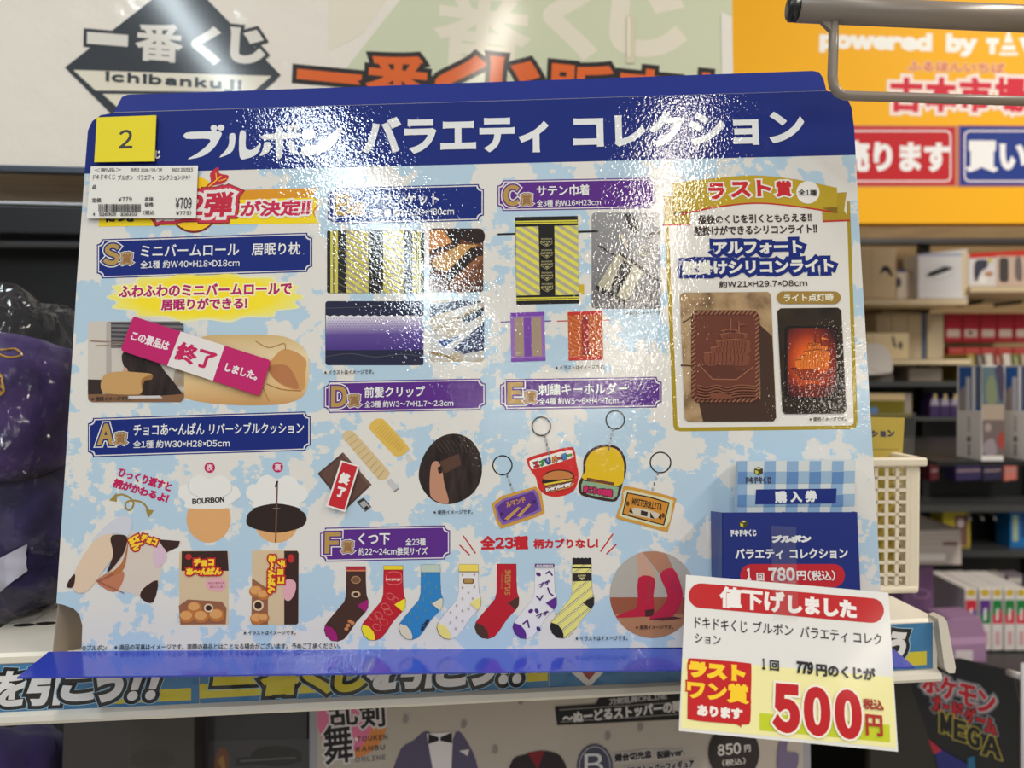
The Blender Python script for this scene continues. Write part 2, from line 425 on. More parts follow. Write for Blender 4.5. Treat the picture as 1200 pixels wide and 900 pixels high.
# printed strips slid into the price channel
BLUE_S, YEL_S, BLK, WHT = (58, 120, 168), (206, 190, 50), (26, 26, 30), (226, 224, 226)
def rail_strip(x0, x1, label, draw):
    t = thing('price_rail_strip', FSH, label, 'shelf strip', (*FSH.P((x0 + x1) / 2, 838 - .05 * (x0 + x1) / 2), 0.0016), 'printed strips along the shelf front')
    ty = lambda x: 779.5 - 0.0457 * x
    by = lambda x: 840.5 - 0.0525 * x
    A = Art(FSH, 0.0016, 'film'); A.slab([(x0, ty(x0)), (x1, ty(x1)), (x1, by(x1)), (x0, by(x0))], 0.0004, BLUE_S); A.build('card', t)
    z = A.z; A = Art(FSH, z, 'film'); draw(A, ty, by); A.build('lettering', t)
def yb(A, x0, x1, ty, by, f0=.62, f1=.86):
    A.poly([(x0, ty(x0) + (by(x0) - ty(x0)) * f0), (x1, ty(x1) + (by(x1) - ty(x1)) * f0), (x1, ty(x1) + (by(x1) - ty(x1)) * f1), (x0, ty(x0) + (by(x0) - ty(x0)) * f1)], YEL_S)
OUT = [(5.5, (150, 190, 215)), (4.5, BLK)]
def d1(A, ty, by):
    yb(A, 130, 224, ty, by)
    A.T('を', 12, 807, 40, 42, WHT, 2.0, 0, OUT, skew=.15); A.T('引', 53, 805, 40, 44, WHT, 2.6, 0, OUT, skew=.15)
    A.T('こ', 92, 804, 40, 36, WHT, 3.0, 0, OUT, skew=.15); A.T('う', 129, 802, 32, 42, WHT, 3.0, 0, OUT, skew=.15)
    A.T('!', 160, 800, 12, 42, WHT, 2.4, 0, OUT, skew=.3); A.T('!', 181, 799, 12, 42, WHT, 2.4, 0, OUT, skew=.3)
def d2(A, ty, by):
    yb(A, 234, 470, ty, by, .55, .84)
    yb(A, 610, 642, ty, by, .0, .84)
    for s, x, w, c in (('一', 278, 56, YEL_S), ('番', 330, 46, YEL_S), ('く', 374, 38, YEL_S), ('じ', 412, 38, YEL_S), ('を', 450, 38, WHT), ('引', 490, 38, WHT), ('こ', 530, 36, WHT), ('う', 566, 32, WHT), ('!', 592, 11, WHT), ('!', 608, 11, WHT)):
        A.T(s, x, 810.5 - .05 * x, w, 12 if s == '一' else 42, c, 2.6, 0, OUT, skew=.15)
def d3(A, ty, by):
    A.poly([(655, 775), (722, 772), (690, 806)], (220, 214, 206)); A.poly([(672, 777), (710, 775), (690, 797)], (150, 40, 46))
    yb(A, 702, 770, ty, by, .0, .62); yb(A, 1012, 1086, ty, by, .62, .92)
    for s, x, w, c in (('一', 800, 50, YEL_S), ('番', 846, 42, YEL_S), ('く', 886, 36, YEL_S), ('じ', 920, 34, YEL_S), ('を', 956, 34, WHT), ('引', 990, 30, WHT), ('こ', 1022, 28, WHT), ('う', 1050, 24, WHT)):
        A.T(s, x, 812 - .0515 * x, w, 10 if s == '一' else 36, c, 2.4, 0, OUT, skew=.2)
rail_strip(-50, 232.5, 'blue shelf strip at the left corner, with bold white characters and two exclamation marks', d1)
rail_strip(234, 643, 'blue shelf strip under the middle of the board, with half-hidden yellow and white characters', d2)
rail_strip(644, 1093, 'blue shelf strip running behind the price card to the shelf end', d3)

# ------------------------------------------------------------------ the display board
BW, BB = (224, 221, 217), (180, 206, 226)
NAVY, PURP, GOLD = (8, 36, 122), (90, 38, 136), (176, 144, 84)
def mat_camo():
    m, nt, b = base_mat('blue_and_white_mottle', 'gloss'); L = nt.links.new
    tc = node(nt, 'ShaderNodeTexCoord'); vm = node(nt, 'ShaderNodeVectorMath', operation='SNAP'); vm.inputs[1].default_value = (.0011, .0011, .0011)
    n1 = node(nt, 'ShaderNodeTexNoise'); n1.inputs['Scale'].default_value = 30; n1.inputs['Detail'].default_value = 5; n1.inputs['Roughness'].default_value = .6
    n2 = node(nt, 'ShaderNodeTexNoise'); n2.inputs['Scale'].default_value = 150; n2.inputs['Detail'].default_value = 2
    ad = node(nt, 'ShaderNodeMath', operation='MULTIPLY_ADD'); ad.inputs[1].default_value = 0.22
    r = ramp(nt, [(0, BB), (0.600, (198, 214, 226)), (0.609, BW)], 'CONSTANT')
    L(tc.outputs['Object'], vm.inputs[0]); L(tc.outputs['Object'], n1.inputs['Vector']); L(vm.outputs[0], n2.inputs['Vector'])
    L(n2.outputs['Fac'], ad.inputs[0]); L(n1.outputs['Fac'], ad.inputs[2]); L(ad.outputs[0], r.inputs[0]); L(r.outputs[0], b.inputs['Base Color'])
    return m
bd = thing('display_board', FB, 'large blue and white glossy cardboard lottery prize board standing on the shelf', 'display board', (0, 0, 0))
CARD = (150, 138, 122)
A = Art(FB, -0.0014)
PANEL = [(66, 707), (75, 709), (86, 713), (93, 720), (96.5, 733), (95.5, 765)] + [(1036, 756.5), (1032, 690), (1027, 600), (1018, 450), (1009, 300), (1001, 150), (998, 126), (992, 114), (980, 108.5), (968, 106.5)] + [(135, 132), (118, 135), (108, 142), (103, 153), (90, 330), (80, 495)]
A.slab(PANEL, 0.0014, mat_camo(), (205, 200, 192)); A.build('face_panel', bd)
Z0 = 4e-5
# flaps
hy0, hy1 = FB.P(135, 132).y, FB.P(968, 106.5).y
FTOP = FB.sub(Matrix.Translation((0, (hy0 + hy1) / 2, -0.0002)) @ Matrix.Rotation(math.atan2(hy1 - hy0, FB.P(968, 106.5).x - FB.P(135, 132).x), 4, 'Z') @ Matrix.Rotation(R(-32), 4, 'X'))
A = Art(FTOP, -0.0010, 'flap'); A.slab([(133, 131.5), (139, 121), (143, 113.5), (150, 111), (952, 83), (960, 84.5), (965, 92), (968.5, 106.2)], 0.0010, (10, 36, 126), (200, 200, 200))
A.build('top_flap', bd)

FBOT = FB.sub(Matrix.Translation((0, FB.P(550, 761).y, 0.0006)) @ Matrix.Rotation(R(-0.15), 4, 'Z') @ Matrix.Rotation(R(99.5), 4, 'X'))
A = Art(FBOT, 0.0, 'flap'); A.slab([(57, 765.5), (1040, 756.2), (1072, 783.5), (20, 795.5)], 0.0009, (40, 60, 176), (40, 60, 170))
A.build('bottom_flap', bd)
for side, p0, p1, yaw in (('L', (66, 708), (103, 153), 70), ('R', (1035, 750), (1000, 140), -74)):
    a, b = FB.P(*p0), FB.P(*p1)
    s = 1 if side == 'L' else -1
    bm = bmesh.new(); dx, dz = s * 0.020, -0.058
    down = lambda x, z: (ZS + .0005 - FB.W(x, 0, z).z) / FB.m[2][1]
    foot = Vector((a.x - s * 0.0018, down(a.x, -.0015), -0.0015))
    P = [Vector((a.x, a.y, -.0015)), Vector((b.x, b.y, -.0015)), Vector((b.x + dx, b.y - .01, dz - .0015)), Vector((a.x + dx, down(a.x + dx, dz - .0015), dz - .0015)), foot]
    t = Vector((s * .0008, 0, .0003)); q = [bm.verts.new(p) for p in P] + [bm.verts.new(p + t) for p in P]
    bm.faces.new(q[:5]); bm.faces.new(q[5:][::-1])
    for i in range(5): j = (i + 1) % 5; bm.faces.new((q[i], q[j], q[5 + j], q[5 + i]))
    bmesh.ops.recalc_face_normals(bm, faces=bm.faces); mesh_obj('side_wing', bm, mat('paper', CARD), bd)

# title band
A = Art(FB, Z0)
A.poly([(99, 203.5), (103, 153), (108, 142), (118, 135), (135, 132), (968, 106.5), (980, 108.5), (992, 114), (998, 126), (1001, 150), (1002.8, 181.5)], NAVY)
tb = A.build('title_band', bd)
A = Art(FB, A.z)
TW = (228, 230, 234)
# stylised first word, flowing brush ends
A.crop(90, 110, 4)
A.blob([(512, 182), (600, 176), (676, 178), (668, 214), (640, 256), (590, 292), (520, 306), (560, 282), (606, 246), (622, 212), (512, 210)], TW, 3)
A.poly(ellipse(643, 160, 16, 14), TW); A.poly(ellipse(676, 158, 16, 14), TW)
A.blob([(716, 190), (742, 188), (740, 240), (722, 276), (668, 298), (700, 262), (714, 230)], TW, 3)
A.blob([(764, 182), (792, 180), (792, 250), (822, 262), (862, 232), (846, 280), (800, 302), (764, 296)], TW, 3)
A.blob([(878, 190), (1040, 182), (1040, 206), (876, 214)], TW, 2); A.blob([(934, 166), (964, 164), (962, 296), (934, 288)], TW, 2)
A.blob([(880, 228), (908, 230), (900, 272), (856, 292), (872, 262)], TW, 3); A.blob([(990, 224), (1016, 224), (1022, 262), (1044, 284), (1004, 276)], TW, 3)
A.poly(ellipse(998, 160, 15, 13), TW); A.poly(ellipse(1030, 158, 15, 13), TW)
A.blob([(1058, 182), (1100, 164), (1120, 190), (1100, 212), (1062, 212)], TW, 3); A.blob([(1062, 244), (1130, 236), (1240, 152), (1222, 216), (1160, 272), (1060, 290)], TW, 3)
A.crop(0, 0, 1)
A.T('バラエティ', 533.5, 158, 217, 45, TW, 2.0); A.T('コレクション', 806.5, 151, 271, 41, TW, 2.0)
A.T('くじ', 181, 181, 14, 10, TW, .5)
A.build('lettering', tb)

def award(A, letter, x, y, w, h, px, py, ring):
    A.T(letter, x, y, w, h, (182, 148, 80), 1.3, 0, [(3.0, (226, 224, 222)), (1.7, ring)])
    A.T('賞', px, py, 11, 12, (150, 112, 74), .3, 0, [(2.8, (226, 224, 222)), (1.9, ring), (1.3, (190, 158, 104))])
def banner(x0, x1, yl, yr, h, c, letter, lx, ly, lines, name='prize_banner'):
    """ticket-shaped caption plate: left edge x0 with centre yl, right edge x1 with centre yr"""
    A = Art(FB, Z0)
    def plate(g, col):
        r = 6; o = []
        for cx, cy, a0 in ((x0 + g, -h / 2 + g, 90), (x1 - g, -h / 2 + g, 180), (x1 - g, h / 2 - g, 270), (x0 + g, h / 2 - g, 0)):
            for i in range(5):
                a = R(a0 - 90 * i / 4); o.append((cx + r * math.cos(a), cy + r * math.sin(a)))
        m = (yr - yl) / (x1 - x0); A.poly([(x, y + yl + (x - x0) * m) for x, y in o], col)
    plate(0, c); plate(1.3, (222, 218, 222)); plate(2.6, c)
    A_ = Art(FB, A.z); p = A.build(name, bd)
    award(A_, letter, *((lx, ly, 19, 25, lx + 17.5, ly + 5) ), c)
    for s, xc, yc, w, hh, b in lines: A_.T(s, xc, yc, w, hh, (232, 232, 234), b)
    A_.build('lettering', p); return p
banner(113.5, 366, 303.5, 295.5, 46, NAVY, 'S', 131, 298, [('ミニバームロール', 222.5, 293, 115, 14.5, .25), ('居眠り枕', 323.5, 291.5, 57, 14.5, .25), ('全1種 約W40×H18×D18cm', 222.5, 309, 116, 9, .12)])
banner(103, 364, 513, 505, 46, NAVY, 'A', 124, 509, [('チョコあ〜んぱん', 198, 503, 83, 14, .2), ('リバーシブルクッション', 300.5, 502, 111, 13.5, .2), ('全1種 約W30×H28×D5cm', 212.5, 520, 113, 9, .12)])
banner(384, 567, 242, 237, 43, NAVY, 'B', 403, 240, [('ブランケット', 474.5, 233.5, 80, 15, .35), ('全2種 約W120×H80cm', 483.5, 248.5, 97, 9.5, .15)])
banner(583, 768, 229.5, 226, 36, PURP, 'C', 599.5, 229, [('サテン巾着', 660, 223, 62, 13, .3), ('全3種 約W16×H23cm', 666.5, 237.5, 75, 8, .12)])
banner(379.5, 569, 465.5, 462, 37, PURP, 'D', 397.5, 464.5, [('前髪クリップ', 462.5, 459, 71, 13, .3), ('全3種 約W3〜7×H1.7〜2.3cm', 479, 473, 104, 8, .12)])
banner(586, 775.5, 462.5, 459.5, 36, PURP, 'E', 604, 460.5, [('刺繍キーホルダー', 683, 456, 104, 13.5, .3), ('全4種 約W5〜6×H4〜7cm', 678, 469.5, 93, 8.5, .12)])
banner(375, 527.5, 638.5, 635.5, 40, PURP, 'F', 390, 636, [('くつ下', 438.5, 631.5, 37, 14, .35), ('全23種', 487, 635, 23.5, 8.5, .12), ('約22〜24cm推奨サイズ', 460.5, 646, 81, 9, .12)])

# ribbon announcing the second round
A = Art(FB, Z0).crop(90, 110, 4)
A.poly([(400, 462), (1135, 440), (1106, 476), (1128, 500), (400, 520)], (222, 150, 36)); A.poly([(1040, 560), (1136, 520), (1112, 552), (1120, 580)], (214, 140, 30))
A.poly([(108, 560), (102, 622), (1132, 606), (1104, 556), (1128, 505), (1108, 486), (400, 506)], (246, 216, 28))
A.poly(ellipse(548, 520, 121, 132), (120, 20, 40)); A.poly(ellipse(548, 514, 119, 128), (246, 200, 30))
A.blob([(625, 372), (664, 342), (668, 372), (712, 384), (690, 418), (640, 430), (612, 442), (606, 432), (628, 410)], (196, 44, 60), 3)
A.line([(612, 440), (676, 386)], 5, (246, 200, 30)); A.line([(652, 372), (656, 404)], 4, (246, 200, 30)); A.line([(668, 408), (700, 398)], 4, (246, 200, 30))
rb = A.build('announcement_ribbon', bd)
B = Art(FB, A.z).crop(90, 110, 4)
RED2 = (196, 38, 66)
B.T('第2弾', 556, 520, 350, 118, RED2, 5, 0, [(32, (120, 20, 40)), (28, (206, 50, 76)), (15, (232, 226, 226))], skew=.12)
B.T('が決定!!', 932, 536, 326, 76, (200, 40, 84), 3.5, 0, [(9, (238, 236, 232))], skew=.12)
B.T('につき', 204, 580, 136, 40, (40, 36, 40), 3)
B.build('lettering', rb)

PIL = mat_grad('tan_pillow_print', 'gloss', [(0, (200, 150, 92)), (.3, (224, 190, 138)), (.7, (230, 208, 166)), (1, (208, 178, 124))])
HAIR = mat_noise('dark_hair_print', 'gloss', [(.35, (24, 17, 18)), (.7, (62, 46, 44))], 40, 3, (6, 1, 1))
# pillow prize: cloud text, photo, pillow
CLOUD = mat_grad('yellow_cloud_ink', 'gloss', [(0.0, (250, 226, 40)), (0.34, (250, 226, 44)), (0.5, (238, 232, 130))], radial=(0.5, 0.5))
A = Art(FB, Z0).crop(80, 320, 4)
pts = []
for i in range(14):
    a = 2 * math.pi * i / 14
    pts += [(644 + 455 * math.cos(a) * (1.0 + .10 * abs(math.sin(a))), 112 + 112 * math.sin(a)), (644 + 420 * math.cos(a + .22), 112 + 98 * math.sin(a + .22))]
A.blob([(644 + (x - 644) * 1.025, 112 + (y - 112) * 1.10) for x, y in pts], (234, 232, 186), 4); A.blob(pts, CLOUD, 4); cl = A.build('speech_cloud', bd)
B = Art(FB, A.z).crop(80, 320, 4)
B.T('ふわふわのミニバームロールで', 642, 78, 812, 58, (178, 28, 110), 2.5, 0, [(6, (250, 244, 190))]); B.T('居眠りができる!', 637, 144, 404, 56, (178, 28, 110), 2.5, 0, [(6, (250, 244, 190))])
B.build('lettering', cl)
def caption(txt, x, y, w, h=5.0, c=(50, 50, 56), parent=None, b=.1):
    A = Art(FB, Z0 + 30 * STEP); A.T(txt, x, y, w, h, c, b); return A.build('caption', parent or bd)
A = Art(FB, Z0).crop(80, 320, 4)
A.poly(rrect(92, 226, 543, 605, 22), (206, 198, 190))
A.poly([(186, 228), (520, 226), (542, 246), (542, 352), (186, 352)], (120, 116, 118))
for k in range(6): A.poly([(196, 232 + 20 * k), (540, 236 + 22 * k), (540, 246 + 22 * k), (196, 241 + 20 * k)], (70, 68, 74))
A.poly([(178, 230), (200, 230), (200, 470), (178, 470)], (178, 170, 164)); A.line([(105, 318), (280, 326)], 5, (146, 122, 104)); A.line([(128, 340), (250, 334)], 4, (160, 140, 120))
A.poly([(92, 498), (160, 500), (160, 572), (92, 572)], (52, 40, 38))
A.poly([(92, 568), (543, 566), (541, 590), (526, 604), (112, 604), (94, 594)], (132, 94, 66))
A.blob([(252, 380), (300, 366), (410, 410), (452, 460), (520, 545), (520, 568), (330, 568), (300, 480), (262, 440)], HAIR, 4)
A.blob([(262, 440), (278, 452), (270, 470), (256, 468)], (206, 160, 134), 3)
A.blob([(152, 520), (172, 476), (240, 462), (330, 466), (392, 474), (388, 500), (352, 500), (344, 560), (300, 570), (190, 566), (160, 556)], (198, 156, 100), 4)
A.blob([(344, 498), (392, 476), (390, 498), (356, 506), (346, 548)], (160, 112, 64), 3)
A.poly([(280, 576), (430, 574), (442, 586), (275, 588)], (206, 204, 206))
ph = A.build('printed_photo', bd); tag(ph, 'photo of someone with long dark hair asleep on a tan roll pillow')
caption('※使用イメージです。', 130, 467, 46, 5, parent=ph)
A = Art(FB, Z0).crop(80, 320, 4)
A.blob([(492, 500), (510, 440), (560, 350), (640, 296), (800, 288), (990, 294), (1080, 330), (1122, 384), (1128, 470), (1112, 560), (1060, 600), (960, 618), (760, 618), (590, 598), (510, 560)], PIL, 5)
A.blob([(940, 430), (1010, 356), (1108, 398), (1112, 470), (1100, 548), (1010, 530), (950, 480)], (204, 150, 92), 4)
A.blob([(944, 438), (990, 428), (1040, 446), (1080, 540), (1000, 520), (950, 476)], (182, 120, 78), 4)
A.line(smooth([(880, 320), (940, 350), (1010, 330), (1018, 360)], 4, False), 5, (176, 130, 76)); A.line(smooth([(930, 520), (1000, 545), (1090, 552)], 4, False), 5, (170, 116, 64)); A.line([(905, 520), (940, 600)], 5, (184, 132, 74)); A.line([(560, 400), (700, 330)], 4, (206, 170, 112))
tag(A.build('printed_pillow', bd), 'printed tan roll pillow with a hollow end')

# reversible cushion prize
A = Art(FB, Z0).crop(60, 530, 4)
MAG = (190, 24, 90)
A.T('ひっくり返すと', 440, 128, 262, 44, MAG, 2.6, -17); A.T('柄がかわるよ!', 420, 180, 272, 44, MAG, 2.6, -17)
A.build('lettering', bd)
A = Art(FB, Z0).crop(60, 530, 4)
G2 = (158, 132, 60)
A.line(smooth([(300, 206), (330, 198), (366, 212), (386, 240), (372, 270), (350, 262), (352, 236), (386, 226), (430, 238), (456, 272)], 5, False), 9, G2)
A.poly([(272, 226), (306, 190), (308, 232)], G2); A.poly([(442, 268), (482, 272), (456, 308)], G2); A.build('curly_arrow', bd)
for txt, x, y in (('表', 743, 72), ('裏', 1062, 70)):
    A = Art(FB, Z0).crop(60, 530, 4); A.poly(ellipse(x, y, 25, 25), MAG); A.T(txt, x, y, 32, 32, (240, 220, 230), .5); A.build('side_badge', bd)
HAT = [(640, 262), (628, 232), (600, 210), (596, 180), (616, 152), (642, 148), (662, 118), (700, 106), (742, 126), (782, 108), (822, 120), (846, 152), (872, 164), (888, 196), (874, 222), (846, 240), (832, 262)]
A = Art(FB, Z0).crop(60, 530, 4)
A.poly(ellipse(738, 312, 104, 112), (222, 168, 112)); A.blob(HAT, (232, 230, 228), 4)
A.line(smooth([(640, 150), (652, 190), (700, 212)], 4, False), 3, (196, 196, 200)); A.line(smooth([(846, 154), (842, 186), (800, 212)], 4, False), 3, (196, 196, 200)); A.line([(832, 250), (880, 215)], 3, (200, 200, 204))
A.T('BOURBON', 736, 226, 150, 26, (50, 44, 44), 1.6, 3)
tag(A.build('printed_cushion', bd), 'plain round tan cushion print under a white cook hat')
A = Art(FB, Z0).crop(60, 530, 4)
A.poly(ellipse(1056, 332, 100, 92), (222, 168, 112)); A.blob([(914, 320), (930, 280), (980, 262), (1056, 246), (1130, 262), (1182, 280), (1198, 312), (1180, 346), (1130, 366), (1056, 378), (980, 366), (926, 346)], (44, 30, 28), 4)
A.blob([(x + 318, y) for x, y in HAT], (232, 230, 228), 4); A.blob([(950, 262), (1056, 240), (1162, 262), (1150, 285), (1056, 262), (962, 285)], (44, 30, 28), 4)
A.line([(1060, 140), (1052, 420)], 7, (110, 76, 56)); A.line([(1060, 138), (1052, 160)], 9, (40, 34, 34))
tag(A.build('printed_cushion', bd), 'printed back of the cushion with a brown zip line')
BOXBG, DKB = (214, 190, 156), (58, 34, 30)
def buns(A, spots):
    for x, y, r in spots:
        A.poly(ellipse(x, y, r, r * .82), (190, 116, 58)); A.poly(ellipse(x - r * .1, y - r * .16, r * .78, r * .56), (222, 160, 98))
A = Art(FB, Z0).crop(60, 530, 4)
A.poly(rrect(600, 462, 832, 812, 14), BOXBG); A.poly([(612, 464), (826, 462), (832, 556), (610, 556)], DKB); A.poly([(598, 720), (640, 690), (800, 700), (822, 730), (818, 806), (606, 808)], (150, 96, 70))
A.poly(ellipse(644, 490, 15, 14), (190, 44, 44)); A.blob([(728, 600), (760, 586), (800, 590), (820, 620), (800, 652), (750, 648), (726, 628)], (226, 168, 180), 4)
buns(A, [(672, 728, 34), (636, 770, 36), (704, 770, 36), (776, 764, 38)]); A.poly(ellipse(738, 730, 22, 20), (228, 200, 170)); A.poly(ellipse(738, 730, 15, 13), (60, 34, 30))
A.T('チョコ', 716, 516, 96, 36, (250, 210, 50), 3, 0, [(7, (190, 40, 44))]); A.T('あ〜んぱん', 716, 558, 166, 34, (250, 210, 50), 3, 0, [(7, (190, 40, 44))])
A.T('ひとくちサイズ', 774, 612, 74, 10, (150, 60, 90), .2); A.T('おいしさ', 774, 630, 60, 10, (150, 60, 90), .2)
tag(A.build('printed_box', bd), 'printed bun box, upright, with a dark brown top')
A = Art(FB, Z0).crop(60, 530, 4)
A.poly(rrect(940, 460, 1160, 810, 14), BOXBG); A.poly([(1092, 462), (1154, 462), (1160, 474), (1158, 800), (1150, 808), (1092, 808)], DKB); A.poly([(942, 590), (1016, 640), (1016, 808), (946, 808), (938, 800)], (150, 96, 70))
A.poly(ellipse(1124, 498, 16, 20), (190, 44, 44)); A.blob([(1090, 610), (1120, 596), (1146, 612), (1142, 660), (1116, 696), (1090, 680)], (226, 168, 180), 4)
buns(A, [(962, 652, 34), (994, 668, 30), (966, 780, 34), (996, 776, 26)]); A.poly(ellipse(970, 718, 26, 26), (226, 196, 160)); A.poly(ellipse(970, 718, 17, 17), (60, 34, 30))
A.T('チョコ', 1078, 560, 108, 38, (250, 210, 50), 3, -90, [(7, (190, 40, 44))]); A.T('あ〜んぱん', 1034, 572, 176, 38, (250, 210, 50), 3, -90, [(7, (190, 40, 44))])
tag(A.build('printed_box', bd), 'printed bun box with its lettering turned sideways')
A = Art(FB, Z0).crop(60, 530, 4)
A.blob([(362, 390), (420, 380), (520, 410), (604, 416), (600, 440), (540, 480), (512, 580), (478, 704), (440, 690), (360, 656), (270, 640), (212, 606), (300, 520)], (214, 200, 190), 4)
A.poly([(500, 408), (604, 416), (596, 444), (540, 470)], DKB); A.blob([(430, 640), (500, 600), (478, 704), (420, 684)], DKB, 3); A.blob([(212, 606), (280, 560), (340, 560), (330, 620), (290, 656)], (190, 120, 90), 3); A.blob([(250, 590), (330, 520), (360, 420), (352, 500), (330, 560)], (180, 112, 66), 3)
A.blob([(486, 440), (530, 450), (540, 500), (500, 540), (478, 500)], (216, 186, 206), 4)
A.T('ぱん', 400, 424, 66, 60, (250, 210, 50), 3, -60, [(7, (176, 50, 50))]); A.T('チョコ', 460, 410, 80, 34, (250, 210, 50), 3, -20, [(7, (176, 50, 50))])
A.blob([(192, 420), (250, 350), (320, 302), (368, 304), (378, 350), (350, 400), (300, 380)], (206, 208, 220), 4)
A.blob([(100, 630), (112, 560), (160, 470), (220, 400), (280, 384), (300, 420), (290, 490), (240, 560), (180, 640), (130, 660)], (224, 198, 174), 4)
A.blob([(278, 400), (320, 386), (356, 400), (340, 470), (290, 540), (262, 560), (290, 480)], DKB, 4); A.blob([(72, 630), (90, 590), (112, 572), (104, 630)], DKB, 3)
A.line([(210, 600), (340, 660)], 4, (150, 90, 70)); A.line([(220, 604), (290, 570)], 4, (150, 90, 70))
tag(A.build('printed_cushion', bd), 'printed cushion unzipped half way and turned inside out')
caption('※イラストはイメージです。', 316, 741.5, 61, 5)

# blanket prize
def col(v): return (v, v, v)
A = Art(FB, Z0).crop(360, 200, 5)
YST = mat_stripes('yellow_diagonal_print', 'gloss', [(0, (214, 204, 92)), (.5, (166, 156, 140))], 0.0031, 56)
BLK2 = mat_stripes('black_hatched_print', 'gloss', [(0, (34, 32, 36)), (.88, (120, 112, 70))], 0.0036, 60)
A.poly(rrect(116, 350, 686, 718, 12), (34, 32, 34))
A.rect(136, 352, 152, 716, (206, 198, 104)); A.rect(158, 352, 180, 716, (206, 198, 104)); A.rect(180, 352, 230, 716, BLK2); A.rect(230, 351, 360, 717, YST); A.rect(360, 351, 445, 717, BLK2); A.rect(445, 351, 565, 717, YST); A.rect(565, 352, 614, 716, BLK2)
A.rect(616, 352, 640, 716, YST); A.rect(644, 352, 650, 716, (206, 198, 104)); A.rect(654, 352, 664, 716, (206, 198, 104))
tag(A.build('printed_blanket', bd), 'printed blanket with yellow and black stripes')
DRAPE = mat_noise('draped_brown_photo', 'gloss', [(0.35, (66, 40, 30)), (0.65, (120, 74, 48))], 60, 4)
A = Art(FB, Z0).crop(360, 200, 5)
A.poly(rrect(716, 338, 1032, 712, 22), DRAPE); A.poly([(716, 356), (800, 345), (820, 380), (850, 420), (770, 450), (718, 470)], (206, 138, 76))
A.poly([(735, 520), (900, 430), (1000, 436), (940, 470), (820, 600), (740, 560)], (198, 152, 88)); A.poly([(812, 600), (960, 450), (1030, 450), (1030, 490), (860, 650), (830, 640)], (46, 32, 28)); A.poly([(850, 640), (1000, 500), (1030, 500), (1030, 520), (880, 670)], (142, 92, 60))
A.blob([(810, 350), (920, 340), (1030, 350), (1030, 420), (950, 420), (900, 400), (870, 440), (840, 400)], (40, 28, 26), 3); A.line(smooth([(720, 500), (770, 460), (850, 450), (890, 420)], 4, False), 14, (52, 36, 30))
p = A.build('printed_photo', bd); tag(p, 'photo of the striped blanket draped over a brown seat'); caption('※使用イメージです。', 544, 337.5, 42, 5, (226, 220, 214), p)
PGR = mat_grad('white_to_purple_print', 'gloss', [(0, (70, 48, 130)), (.45, (98, 76, 154)), (.8, (196, 188, 214)), (1, (236, 234, 236))])
A = Art(FB, Z0).crop(360, 200, 5)
A.poly(rrect(106, 764, 682, 1140, 16), (34, 36, 66)); tag_b = A.build('printed_blanket', bd); tag(tag_b, 'printed blanket in navy fading from white to purple')
B = Art(FB, A.z).crop(360, 200, 5)
B.poly([(110, 850)] + [(110 + 570 * i / 24, 846 + (i % 2) * 8) for i in range(25)] + [(680, 1050), (108, 1052)], PGR); B.build('fading_band', tag_b)
B = Art(FB, B.z).crop(360, 200, 5); B.line(smooth([(112, 806), (300, 800), (420, 790), (520, 800)], 4, False), 3, (90, 86, 96)); B.line(smooth([(110, 1090), (250, 1072), (400, 1092), (550, 1076), (678, 1088)], 4, False), 3, (96, 90, 100))
for r_ in range(6):
    for c_ in range(34): B.poly(ellipse(122 + c_ * 16.6 + (r_ % 2) * 8, 866 + r_ * 15, 2.6 + r_ * .35, 2.6 + r_ * .35, 6), (120, 100, 170))
B.build('print_detail', tag_b)
A = Art(FB, Z0).crop(400, 300, 3)
A.poly(rrect(310, 154, 502, 372, 14), mat_noise('draped_blanket_photo', 'gloss', [(.35, (176, 156, 118)), (.6, (196, 196, 200))], 55, 3)); A.poly([(312, 170), (420, 156), (500, 160), (440, 175), (330, 210), (312, 215)], (40, 44, 72)); A.poly([(420, 220), (500, 180), (502, 205), (440, 238)], (36, 38, 60)); A.poly([(390, 330), (502, 230), (502, 330), (430, 345)], (46, 48, 84)); A.poly([(340, 300), (420, 280), (360, 320)], (60, 80, 140)); A.line([(330, 260), (470, 190)], 6, (150, 124, 80)); A.line([(320, 340), (400, 360)], 8, (150, 124, 80))
tag(A.build('printed_photo', bd), 'photo of the navy and beige blanket in folds')
caption('※イラストはイメージです。', 409, 436, 58, 5)

# satin pouch prize
GOLDST = mat_stripes('yellow_pouch_print', 'gloss', [(0, (224, 216, 86)), (.52, (176, 170, 150))], 0.0040, 56)
A = Art(FB, Z0).crop(570, 190, 5)
A.line([(70, 423), (168, 420)], 12, (30, 28, 30)); A.line([(540, 408), (650, 405)], 12, (30, 28, 30))
A.poly([(168, 322), (535, 315), (545, 828), (176, 836)], (26, 24, 26)); A.poly([(171, 345), (533, 338), (534, 358), (171, 364)], (216, 206, 70)); A.poly([(171, 353), (533, 347), (533, 350), (171, 356)], (30, 28, 30))
A.poly([(172, 380), (305, 376), (314, 778), (176, 782)], GOLDST); A.poly([(398, 374), (536, 370), (543, 776), (404, 780)], GOLDST)
A.poly([(176, 794), (544, 787), (544, 806), (176, 813)], (216, 206, 70)); A.poly([(176, 802), (544, 795), (544, 798), (176, 805)], (30, 28, 30)); A.poly([(545, 716), (572, 714), (572, 770), (545, 772)], (206, 176, 40))
for k in range(5):
    y = 450 + k * 66; A.T('BOURBON', 352 + k, y, 62, 10, (170, 160, 120), .3); A.T('ALFORT', 352 + k, y + 17, 74, 12, (190, 180, 130), .6); A.line([(318 + k, y + 26), (352 + k, y + 46), (386 + k, y + 26)], 3, (170, 160, 120)); A.poly([(340 + k, y + 28), (366 + k, y + 28), (353 + k, y + 42)], (170, 160, 120))
